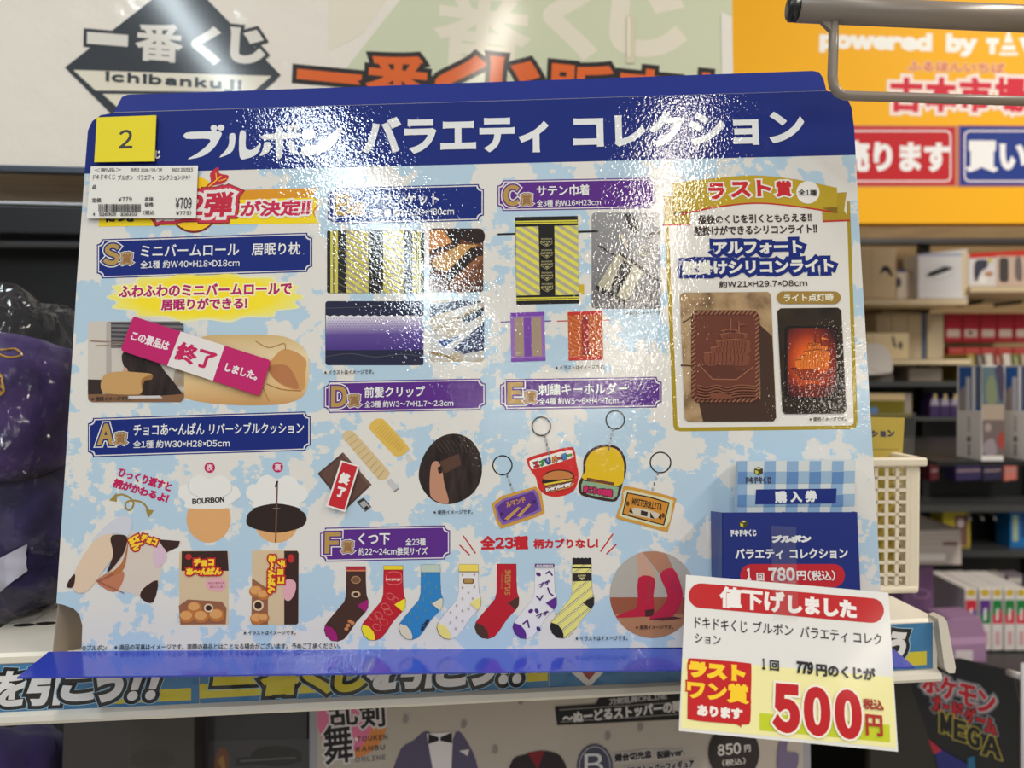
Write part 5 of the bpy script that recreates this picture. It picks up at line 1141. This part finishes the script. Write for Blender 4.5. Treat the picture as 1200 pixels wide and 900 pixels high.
def figure_box(B):
    B.poly([(372, 774), (940, 744), (942, 1000), (372, 1000)], LOWW)
    B.poly(ellipse(414, 842, 40, 46), (206, 130, 70)); B.poly(ellipse(404, 844, 32, 38), (212, 112, 150)); 
    for x, y in ((410, 850), (424, 838), (398, 862), (418, 866), (392, 836)): B.poly(ellipse(x, y, 2.5, 2.5, 8), (236, 206, 216))
    BR = (34, 30, 36)
    B.T('乱', 402, 835, 34, 32, BR, .8, 4, [(2, (206, 200, 204))]); B.T('剣', 436, 836, 30, 34, BR, .8, 3, [(2, (206, 200, 204))]); B.T('舞', 396, 872, 34, 46, BR, .8, 4, [(2, (206, 200, 204))])
    B.T('TOUKEN', 436, 865, 36, 6, (70, 60, 66), .2, 2, sp=1.2); B.T('RANBU', 434, 877, 34, 6, (70, 60, 66), .2, 2, sp=1.2); B.T('ONLINE', 434, 889, 36, 6, (110, 104, 110), .2, 2, sp=1.2)
    # two empty dress jackets
    V = (84, 78, 106); B.blob([(456, 960), (466, 886), (484, 868), (504, 858), (520, 900), (534, 858), (548, 870), (560, 900), (566, 960)], V, 4); B.poly([(500, 860), (531, 858), (528, 920), (512, 930)], (216, 210, 214)); B.poly([(502, 860), (514, 864), (514, 868), (502, 872)], (30, 28, 34)); B.poly([(530, 858), (516, 864), (516, 868), (530, 871)], (30, 28, 34)); B.poly([(538, 880), (550, 878), (548, 886)], (206, 200, 206))
    B.blob([(592, 960), (598, 896), (616, 884), (640, 880), (662, 894), (670, 960)], (44, 36, 42), 4); B.poly([(618, 882), (638, 880), (630, 902)], (120, 30, 40))
    for x, y in ((475, 842), (543, 848), (580, 878), (712, 862), (750, 852), (610, 820)): B.blob([(x - 3, y + 4), (x - 1, y - 5), (x + 4, y - 2), (x + 2, y + 5)], (140, 132, 132), 3)
    B.poly([(650, 828), (698, 825), (704, 814), (716, 809), (800, 804), (960, 796), (960, 835), (653, 850)], (26, 24, 28)); B.line([(656, 832), (700, 829), (796, 823)], .8, (150, 146, 146)); B.line([(657, 846), (796, 837)], .8, (150, 146, 146))
    B.T('刀剣乱舞ONLINE', 748, 819, 68, 8, (170, 166, 170), .3, 3); B.T('〜ぬーどるストッパーの陣〜', 736, 834, 152, 14, (206, 202, 204), .7, 3.2)
    B.poly(ellipse(697, 898, 21, 26), (70, 70, 88)); B.line(ellipse(697, 898, 18, 23), 1, (170, 168, 180), True); B.T('B', 696, 896, 22, 26, (206, 204, 210), .2)
    B.T('燭台切光忠', 742, 886, 44, 10, (40, 34, 40), .6, 3.5, [(.9, (200, 194, 194))]); B.T('祝装ver.', 786, 883, 34, 10, (40, 34, 40), .6, 3.5, [(.9, (200, 194, 194))]); B.T('ぬーどるストッパーフィギュア', 766, 900, 96, 10, (40, 34, 40), .6, 3.5, [(.9, (200, 194, 194))])
    B.poly(ellipse(860, 882, 30, 34), (48, 42, 44)); B.T('850', 854.5, 878, 27, 13, (214, 208, 206), .3, 3); B.T('円', 876, 877, 7, 8, (214, 208, 206), .2, 3); B.T('(税込)', 860, 893, 27, 8, (214, 208, 206), .1, 3)
    B.blob([(914, 868), (925, 862), (922, 880), (936, 884), (930, 910), (912, 905)], (110, 100, 130), 3)
carton('figure_box', 'pale figure prize box with jackets and a letter B under the shelf', 'box', FLOW, [(362, 772), (948, 742), (952, 1000), (362, 1000)], .15, (150, 150, 158), None, figure_box, edge=(120, 110, 150), ground=GL)
def dk1(B): B.line([(150, 860), (152, 960)], 1, (70, 66, 62)); B.poly(ellipse(178, 890, 26, 12), (52, 48, 46))
carton('dark_box', 'dark charcoal box under the shelf beside the purple bag', 'box', FLOW, [(76, 780), (228, 780), (226, 1000), (66, 1000)],   .14, (58, 54, 54), None, dk1, fin='poster', ground=GL)
def dk2(B):
    B.poly([(245, 868), (362, 866), (362, 1000), (242, 1000)], (62, 60, 66)); B.blob([(252, 890), (258, 876), (266, 880), (268, 898), (262, 920), (250, 920)], (110, 66, 40), 3); B.blob([(256, 892), (262, 886), (264, 906)], (150, 110, 50), 3)
    B.poly(ellipse(324, 886, 30, 12), (30, 28, 32)); B.poly([(276, 888), (352, 883), (354, 893), (276, 898)], (34, 32, 36)); B.line([(282, 892), (346, 888)], 2, (90, 88, 92))
carton('dark_box', 'dark grey box with a small brown motif, left of the pale figure box', 'box', FLOW, [(238, 790), (361, 786), (361, 1000), (236, 1000)], .12, (46, 46, 52), None, dk2, z=-.03, fin='poster', ground=GL)
bm = lumpy(None, (.07, .064, .05), 11, None, .15, 2.5); pz = FLOW.P(-36, 905)
bm2 = FLOW.m @ Matrix.Translation((pz.x, GL + .064, -.02)); o = mesh_obj('purple_pouch', bm, mat('cloth', (56, 40, 88)), world=bm2, smoothed=True); tag(o, 'dark purple cloth pouch under the shelf in the lower left corner', 'pouch')
lx0, lx1 = FLOW.P(-120, 990).x, FLOW.P(985, 990).x; ly = GL
bm = box((lx0, ly - .02, -.155), (lx1, ly - .0005, .03), .001); o = mesh_obj('lower_shelf', bm, mat('plastic', (150, 146, 140)), world=FLOW.m); tag(o, 'lower steel shelf holding the pale figure box', 'shelf')

# ------------------------------------------------------------------ right: the shop's far shelving
CREAM = (222, 204, 170)
def prism(fr, q, depth, z=0.0):
    ps = [fr.P(x, y, z) for x, y in q]; bm = bmesh.new(); n = len(ps)
    a = [bm.verts.new((p.x, p.y, z)) for p in ps]; b = [bm.verts.new((p.x, p.y, z - depth)) for p in ps]
    bm.faces.new(a); bm.faces.new(b[::-1])
    for i in range(n): j = (i + 1) % n; bm.faces.new((a[i], b[i], b[j], a[j]))
    bmesh.ops.recalc_face_normals(bm, faces=bm.faces); return bm
Q = lambda x0, y0, x1, y1: [(x0, y0), (x1, y0), (x1, y1), (x0, y1)]
fl = FR.P(1300, 700)
t = thing('cream_shelving', FR, 'cream shelves on a wooden wall below the yellow sign', 'shelving', (FR.P(1100, 360).x, FR.P(1100, 450).y, 0))
for n, (q, dp) in enumerate(((Q(880, 350.5, 1134, 357), .30), (Q(1137, 336, 1320, 342), .30), (Q(900, 421, 1137, 427), .30))):
    mesh_obj('shelf_board', prism(FR, q, dp), mat('plastic', CREAM), t)
for q in (Q(1079, 283, 1090, 446), Q(1326, 283, 1338, 446)): mesh_obj('upright', prism(FR, q, .02, -.33), mat('plastic', (44, 44, 46)), t)
mesh_obj('top_rail', prism(FR, Q(860, 279, 1338, 285), .05, -.30), mat('metal', (96, 96, 98)), t)
for x in (1030, 1082, 1150, 1196): mesh_obj('shelf_bracket', prism(FR, [(x, 358 if x < 1134 else 343), (x + 9, 358 if x < 1134 else 343), (x + 7, 363 if x < 1134 else 348), (x, 372 if x < 1134 else 356)], .10, -.2), mat('plastic', (40, 40, 42)), t)
t = thing('black_shelving', FR, 'black shelving with narrow grey edges behind the white basket', 'shelving', (FR.P(1100, 360).x, -1.0, 0))
mesh_obj('back_panel', prism(FR, Q(860, 448, 1420, 985), .02, -.12), mat('plastic', (24, 25, 27)), t)
for q in (Q(880, 447, 1132, 453), Q(1073, 489, 1200, 493), Q(880, 592, 1420, 600), Q(880, 645, 1420, 653), Q(880, 765, 1420, 773)): mesh_obj('shelf_board', prism(FR, q, .115), mat('metal', (100, 102, 104)), t)
for x in (1081, 1206): mesh_obj('upright', prism(FR, Q(x, 454, x + 8, 960), .012, -.105), mat('plastic', (34, 34, 36)), t)
for i in range(3): mesh_obj('peg_hook', tube([(*FR.P(1144 + i * 15, 602), -.10), (*FR.P(1144 + i * 15, 606), -.03), (*FR.P(1144 + i * 15, 612), -.02)], .003, 8), mat('metal', (170, 170, 172)), t, True)

DKG = (52, 50, 56)
def pad1(B): B.blob([(1031, 322), (1034, 313), (1041, 312), (1046, 322), (1044, 324), (1039, 318), (1034, 319)], DKG, 3); B.line([(1021, 293), (1021, 347)], 1, (190, 172, 140))
carton('gadget_box', 'tall cream box printed with a small dark gamepad on the cream shelf', 'box', FR, Q(1006, 291, 1050, 350), .12, (214, 194, 160), 'gadget boxes on the cream shelves', pad1, z=-.02)
def pad2(B): B.poly(ellipse(1053, 331, 3, 6), (70, 70, 80)); B.rect(1052, 316, 1062, 319, (70, 80, 150)); B.line([(1065, 320), (1065, 347)], 1, (206, 196, 176))
carton('gadget_box', 'small cream and white box between the gamepad box and the tablet box', 'box', FR, Q(1051, 318, 1070, 350), .08, (220, 212, 200), 'gadget boxes on the cream shelves', pad2, z=-.03)
def tab(B): B.line(ellipse(1101, 319, 17, 8, 30, -8), .8, (190, 194, 200), True); B.poly([(1085, 324), (1089, 319), (1107, 312), (1117, 314), (1112, 317), (1093, 324)], (46, 46, 50)); B.rect(1077, 297.5, 1127, 299.5, (130, 140, 190)); B.rect(1127.5, 294, 1134, 347, (226, 208, 176))
carton('gadget_box', 'large white box printed with a thin black device on the cream shelf', 'box', FR, [(1076, 298), (1134, 292), (1134, 350), (1076, 350)], .06, (222, 224, 230), 'gadget boxes on the cream shelves', tab, z=-.01)
def cam_(B):
    B.poly([(1136, 297), (1205, 293), (1300, 292), (1300, 299), (1150, 302), (1136, 303)], (206, 50, 34)); B.rect(1167, 300, 1210, 335, (206, 184, 172)); B.blob([(1142, 308), (1150, 304), (1158, 306), (1156, 314), (1150, 318), (1146, 328), (1142, 328)], (66, 66, 86), 3); B.poly(ellipse(1161, 305, 3, 2.4), (206, 200, 60)); B.poly(ellipse(1159, 321, 5, 3), (190, 140, 110)); B.poly(rrect(1171, 302, 1182, 331, 4), (76, 70, 70)); B.blob([(1190, 304), (1196, 302), (1198, 328), (1190, 326)], (116, 104, 104), 3); B.rect(1147, 324, 1156, 332, (240, 240, 240))
carton('gadget_box', 'white and red topped box with dark gadgets, right end of the cream shelf', 'box', FR, [(1135, 297), (1300, 292), (1300, 335.5), (1135, 335.5)], .08, (224, 222, 226), 'gadget boxes on the cream shelves', cam_, z=-.02)
names = ['leftmost of the upright cases on the lower cream shelf', 'second upright cream case from the left on the lower shelf', 'third upright cream case from the left on the lower shelf', 'fourth upright cream case, with a dark blue edge strip', 'wide upright cream case at the right end of the row']
for i, (a, b) in enumerate(((1027, 1044.5), (1045, 1063), (1063.5, 1080), (1080.5, 1085), (1086.5, 1106))):
    carton('upright_case', names[i], 'case', FR, Q(a, 367, b, 420.5), .1, (190, 176, 150) if i != 3 else (84, 100, 130), 'upright cases on the lower cream shelf', (lambda B, a=a, b=b: B.rect(a + 1, 369, b - 1, 370.5, (160, 148, 124))), z=-.10)
def ear(B): B.blob([(1045, 394), (1048, 396), (1049, 402), (1051, 406), (1048, 407), (1046, 401)], (60, 54, 56), 3); B.blob([(1054, 401), (1057, 402), (1057, 408), (1054, 409), (1053, 405)], (60, 54, 56), 3); B.line([(1023, 391), (1023, 420)], 1, (196, 176, 140))
carton('earphone_box', 'low cream box printed with two dark earpieces in front of the upright cases', 'box', FR, Q(1014, 390.5, 1065, 420.5), .06, (226, 206, 166), None, ear, z=-.02)
for r, (y0, y1, zz) in enumerate(((367, 401, -.1),)):
    for i in range(6):
        a = 1108 + i * 20.3
        def red(B, a=a, i=i): B.rect(a + 2, 386, a + 17, 395, (206, 186, 176)); B.rect(a + 1, 369, a + 18, 371, (150, 24, 40)); B.poly(ellipse(a + 9, 390, 3, 2, 10), (80, 40, 44)) if i in (1,) else None
        where = ['first, beside the wide cream case', 'second from the left, printed with a dark spot', 'third from the left', 'fourth from the left', 'fifth from the left', 'sixth from the left'][i]
        if a < 1201: carton('red_case', 'red case with pale label on hooks, ' + where, 'case', FR, Q(a, y0, a + 19.4, y1), .05, (166, 34, 50), 'red cases hanging on the wall', red, z=zz)
for i in range(5):
    a = 1112 + i * 19
    carton('red_case', 'red case of the lower row seen above the books, ' + ['first from the left', 'second from the left', 'third from the left', 'fourth from the left', 'fifth from the left'][i], 'case', FR, Q(a, 407, a + 18, 421), .05, (176, 60, 60), 'red cases of the lower row', (lambda B, a=a: B.rect(a + 1, 409, a + 17, 411, (196, 96, 90))), z=-.1)
BK = [(150, 130, 60), (90, 80, 74), (196, 186, 176), (140, 64, 56), (206, 200, 190), (110, 112, 60), (170, 150, 130)]
for i in range(7):
    a = 1137 + i * 10.5
    carton('slim_book', ['olive', 'dark brown', 'pale grey', 'rust red', 'off-white', 'moss green', 'beige'][i] + ' slim book leaning in the row above the white holders', 'book', FR, [(a - 4, 415), (a + 5, 414.5), (a + 9, 446.5), (a, 446.5)], .1, BK[i], 'leaning books above the holders', (lambda B, a=a: B.line([(a + .5, 418), (a + 4.5, 444)], 1, (220, 214, 200))), z=-.015)
def sack(B): B.line(smooth([(1020, 432), (1030, 436), (1044, 437)], 4, False), 1, (180, 174, 166))
carton('white_bag', 'white bulky package at the left end of the cream shelf, above the gold card', 'package', FR, smooth([(1004, 420), (1012, 404), (1034, 404), (1044, 416), (1046, 434), (1040, 438), (1008, 438)], 4), .011, (228, 222, 214), None, sack, z=.0115)
carton('grey_box', 'grey box in the dark gap under the cream shelf', 'box', FR, Q(1065, 431, 1104, 447), .08, (128, 118, 106), None, lambda B: B.line([(1067, 440), (1102, 440)], .8, (108, 100, 90)), z=-.02)
carton('grey_box', 'dull grey box at the far left of the dark gap, half behind the board', 'box', FR, Q(1000, 439, 1047, 447), .08, (128, 120, 112), None, lambda B: B.line([(1002, 443), (1045, 443)], .8, (108, 100, 90)), z=-.02)
def gold(B): B.rect(1006, 461, 1060, 469, (224, 196, 150)); B.rect(1060, 461, 1068, 484, (150, 140, 130)); B.poly(ellipse(1024, 481, 5, 4), (90, 130, 180))
carton('olive_box', 'olive green box with a cream top behind the gold card', 'box', FR, Q(1004, 461, 1069, 489), .08, (110, 100, 20), None, gold, z=-.02)
for i in range(3):
    a = 1090 + i * 12
    carton('purple_jar', ['left', 'middle', 'right'][i] + ' one of three small purple jars with pale tops on the black shelf', 'jar', FR, [(a, 475), (a + 2, 466), (a + 4, 461), (a + 8, 461), (a + 9.5, 466), (a + 11, 475), (a + 11, 488.5), (a, 488.5)], .04, (58, 40, 84), 'small purple jars', (lambda B, a=a: (B.poly([(a + .5, 475), (a + 2, 467), (a + 9.5, 467), (a + 10.5, 475)], (150, 140, 160)), B.rect(a + 4.4, 461.5, a + 7.6, 468, (200, 180, 110)))), z=-.02)
# white holders
FH = Frame.at((0, 1.08, 1.0), 0)
def holder(x0, xm, x1, lab):
    q = Q(xm, 428, x1, 540); p0 = FH.P(xm, 540); p1 = FH.P(x1, 428)
    dp = .056 * 1.08
    t = thing('leaflet_holder', FH, lab, 'holder', ((p0.x + p1.x) / 2, p0.y, 0), 'white holders on the black shelving')
    mesh_obj('body', box((p0.x, p0.y, -dp), (p1.x, p1.y, 0)), mat('paper', (214, 210, 208)), t)
    A = Art(FH, 3e-5, 'poster'); A.poly(Q(xm + 1, 429.5, x1 - .5, 489), (86, 104, 112)); A.blob([(xm + 16, 431), (x1 - 1, 430), (x1 - 1, 466), (x1 - 5, 470), (xm + 19, 450)], (66, 58, 80), 3); A.blob([(xm + 6, 450), (xm + 14, 440), (xm + 18, 470), (xm + 8, 474)], (116, 124, 96), 3); A.poly(Q(xm + 1, 474, x1 - .5, 492), (160, 144, 130)); A.poly(Q(xm + 1, 492, x1 - .5, 534), (104, 90, 90)); A.poly(ellipse(xm + 8, 501, 4, 5), (150, 136, 130)); A.blob([(x1 - 8, 512), (x1 - 1, 506), (x1 - 1, 526), (x1 - 7, 522)], (150, 60, 54), 3); A.blob([(xm + 3, 520), (xm + 14, 514), (xm + 18, 532), (xm + 4, 532)], (140, 128, 136), 3); A.build('front_print', t)
    FS_ = Frame.at((FH.W(p0.x, 0).x, 1.08, 1.0), -90)
    A = Art(FS_, 3e-5, 'poster'); A.poly([(x0 + .8, 430), (xm - .6, 429), (xm - .6, 481), (x0 + .8, 481)], (20, 84, 160)); A.poly([(x0 + 1, 463), (x0 + 3, 456), (x0 + 8, 452), (x0 + 9, 481), (x0 + 1, 481)], (150, 140, 140)); A.poly([(x0 + 9, 442), (x0 + 14, 442), (x0 + 14.5, 481), (x0 + 8.5, 481)], (196, 196, 206)); A.poly([(xm - 11, 429.5), (xm - 7, 429.5), (xm - 7, 481), (xm - 11, 481)], (230, 228, 230)); A.poly([(xm - 6, 430), (xm - .8, 430), (xm - .8, 478), (xm - 6, 478)], (84, 100, 130))
    A.poly([(x0 + 11, 488), (x0 + 14, 488), (x0 + 14, 506), (x0 + 11, 506)], (176, 172, 172)); A.poly(ellipse(x0 + 12.5, 514.5, 2.5, 3.5), (96, 90, 90)); A.poly([(x0 + 11, 520), (x0 + 14, 520), (x0 + 14, 534), (x0 + 11, 534)], (140, 136, 138)); A.build('side_print', t); return t
holder(1123, 1150, 1177, 'white leaflet holder with blue top beside the gold card')
holder(1177.5, 1204, 1232, 'white leaflet holder with blue top, cut off by the edge of the view')
o = mesh_obj('holder_ledge', prism(FH, Q(1098, 540.8, 1330, 546), .40, .004), mat('plastic', (30, 30, 32)), world=FH.m); tag(o, 'narrow black ledge under the white leaflet holders', 'ledge')
# things on the lower black shelves
FN = Frame.at((0, 1.35, 1.0), 0)
def paper(B):
    for k in range(4): B.line([(1062, 623 + k * 5), (1126, 621 + k * 5)], .9, (150, 138, 130))
    B.rect(1105, 635, 1122, 639, (110, 74, 70)); B.rect(1076, 649, 1108, 657, (226, 218, 212)); B.rect(1074, 628, 1077, 640, (200, 190, 60))
carton('paper_stack_box', 'grey and white stacked carton right of the white basket', 'carton', FN, [(1060, 622), (1126, 620), (1127, 662), (1060, 662)], .20, (186, 174, 168), None, paper)
def yb2(B): B.poly(Q(1119, 604, 1134, 640), (120, 84, 74)); B.poly(ellipse(1126, 613, 4, 5), (206, 190, 196)); B.rect(1107, 599.5, 1136, 602, (206, 190, 40))
carton('yellow_box', 'small yellow box with a picture on the black shelf', 'box', FR, Q(1105, 598, 1137, 645), .05, (190, 174, 50), None, yb2, z=-.03)
carton('blue_box', 'bright blue box on the black shelf at the edge of the view', 'box', FR, Q(1184, 594, 1232, 645), .05, (30, 110, 176), None, lambda B: (B.rect(1187, 604, 1193, 634, (170, 186, 150)), B.rect(1197, 602, 1212, 630, (40, 70, 130))), z=-.03)
for i, (a, b, c) in enumerate(((1177, 1192, (190, 110, 100)), (1120, 1150, (52, 44, 84)), (1090, 1100, (90, 30, 40)), (1152, 1174, (44, 40, 70)))):
    carton('small_packet', ['pinkish packet in the dark upper bay below the holders', 'dark violet packet in the dark bay below the holders', 'narrow dark red packet in the dark bay beside the basket', 'dim navy packet in the dark bay below the holders'][i], 'packet', FR, [(a, 545), (b, 543), (b, 562), (a, 564)], .04, c, None, lambda B, a=a, b=b: B.line([(a + 2, 552), (b - 2, 551)], 2, (150, 130, 130)), z=-.05)
LAV = (150, 116, 150)
carton('lavender_box', 'tall lavender box just under the white basket', 'box', FN, Q(1058, 664, 1094, 765), .10, (120, 86, 124), None, lambda B: (B.line(ellipse(1080, 696, 9, 5), 1.5, (176, 130, 170), True),), z=-.02)
carton('lavender_box', 'low lavender box in front of the coloured packs', 'box', FN, [(1104, 726), (1150, 724), (1156, 746), (1156, 776), (1114, 776), (1112, 748)], .06, LAV, None, lambda B: (B.poly([(1112, 748), (1156, 746), (1156, 754), (1113, 756)], (176, 140, 176)), B.rect(1120, 762, 1140, 775, (196, 186, 190))), z=.06)
PK = [((196, 40, 60), (40, 70, 150)), ((90, 50, 130), (30, 120, 70)), ((30, 120, 60), (200, 40, 60)), ((30, 120, 60), (200, 40, 60)), ((30, 120, 60), (206, 40, 60))]
for i, x in enumerate((1131, 1147.5, 1162.5, 1177, 1190.5)):
    w = 14 if i < 2 else 12.6; u, l = PK[i]
    def pk(B, x=x, w=w, u=u, l=l): B.poly(Q(x + .8, 703, x + w - .8, 731), u); B.poly([(x + .8, 731), (x + .8, 722), (x + w - .8, 714), (x + w - .8, 731)], l); B.poly([(x + w * .4, 714), (x + w * .6, 712), (x + w * .6, 726), (x + w * .4, 728)], (230, 226, 226)); B.poly(ellipse(x + w * .5, 694.5, w * .36, 4.2), (196, 166, 40)); B.rect(x + w * .35, 740, x + w * .7, 756, (206, 150, 156))
    carton('slim_pack', ['red and blue', 'purple and green', 'first green and red', 'second green and red', 'third green and red'][i] + ' slim white pack in the row at the right', 'pack', FN, [(x, 690), (x + w, 689.5), (x + w, 762), (x, 762.5)], .12, (214, 208, 206), 'slim packs in a row', pk, z=-.02)
for i in range(5):
    a = 1096 + i * 21
    carton('flat_pack', ['first', 'second', 'third', 'fourth', 'fifth'][i] + ' greyish flat pack from the left in the row behind the slim packs', 'pack', FN, [(a, 674), (a + 19, 673), (a + 19, 700), (a, 701)], .03, (150, 142, 138) if i % 2 else (110, 100, 110), 'flat packs behind the slim packs', (lambda B, a=a: B.rect(a + 2, 677, a + 17, 684, (190, 184, 178))), z=-.16)
t = thing('display_counter', FN, 'black low display counter carrying the slim packs and lavender boxes', 'counter', (FN.P(1100, 764, .08).x, -1.0, 0))
cy = FN.P(1100, 763.5, -.02).y; c0, c1 = FN.P(1000, 764).x, FN.P(1420, 764).x
mesh_obj('counter_top', box((c0, cy - .012, -.22), (c1, cy - .0005, .09), .001), mat('plastic', (36, 36, 38)), t)
mesh_obj('front_panel', box((c0 + .005, -.998, .04), (c1 - .005, cy - .012, .055)), mat('plastic', (26, 26, 28)), t)
# black hanging pouch
d = CAMROT @ Vector(((1150 - 600) / FPX, 1, (450 - 780) / FPX)); o0 = CAM + d * .78
FPO = Frame.at(o0, -43)
t = thing('hanging_pouch', FPO, 'black hanging display pouch with red outlined characters at the lower right', 'pouch', (*FPO.P(1140, 900), 0))
A = Art(FPO, -.004, 'plastic'); A.slab([(1063, 791), (1068, 788), (1122, 772), (1186, 787), (1196, 830), (1210, 925), (1104, 925), (1084, 850)], .004, (30, 31, 35)); A.build('sheet', t)
B = Art(FPO, 2 * STEP, 'plastic')
WO2 = [(3.2, (150, 150, 154)), (2.2, (30, 26, 30)), (1.2, (200, 196, 198))]
for s, x, y in (('ポ', 1091, 800), ('ケ', 1112, 807), ('モ', 1134, 815), ('ン', 1156, 823)): B.T(s, x, y, 21, 27, (176, 34, 46), 1.5, 0, WO2)
for s, x, y in (('カ', 1099, 825), ('ー', 1112, 829), ('ド', 1123, 833), ('ゲ', 1137, 839), ('ー', 1150, 844), ('ム', 1161, 851)): B.T(s, x, y, 13, 5 if s == 'ー' else 19, (176, 34, 46), 1.1, 0, [(2.4, (150, 150, 154)), (1.4, (30, 26, 30))])
for s, x, y in (('M', 1109, 848), ('E', 1125, 856), ('G', 1141, 864), ('A', 1162, 875)): B.T(s, x, y, 15 if s != 'A' else 22, 25, (24, 24, 26), 1.6, 0, [(1.3, (176, 160, 70))])
B.poly([(1094, 872), (1110, 882), (1150, 905), (1150, 925), (1104, 925)], (40, 46, 120)); B.poly([(1088, 866), (1098, 874), (1104, 880), (1094, 884)], (180, 40, 60)); B.poly([(1134, 888), (1142, 886), (1146, 925), (1134, 925)], (40, 110, 150)); B.build('lettering', t)
FPL2 = Frame.at((0, .70, 1.0), 0)
t = thing('white_stand', FPL2, 'white upright post with a short rod holding the black pouch', 'stand', (*FPL2.P(1202, 990), 0))
a, b = FPL2.P(1202, 778), FPL2.P(1202, 1200); mesh_obj('post', tube([(a.x, a.y, 0), (b.x, b.y, 0)], .0042, 16), mat('plastic', (214, 212, 216)), t, True)
a, b = FPL2.P(1201, 794, -.004), FPL2.P(1182, 788, -.03); mesh_obj('rod', tube([(a.x, a.y, -.004), (b.x, b.y, -.03)], .0032, 12), mat('plastic', (216, 214, 218)), t, True)
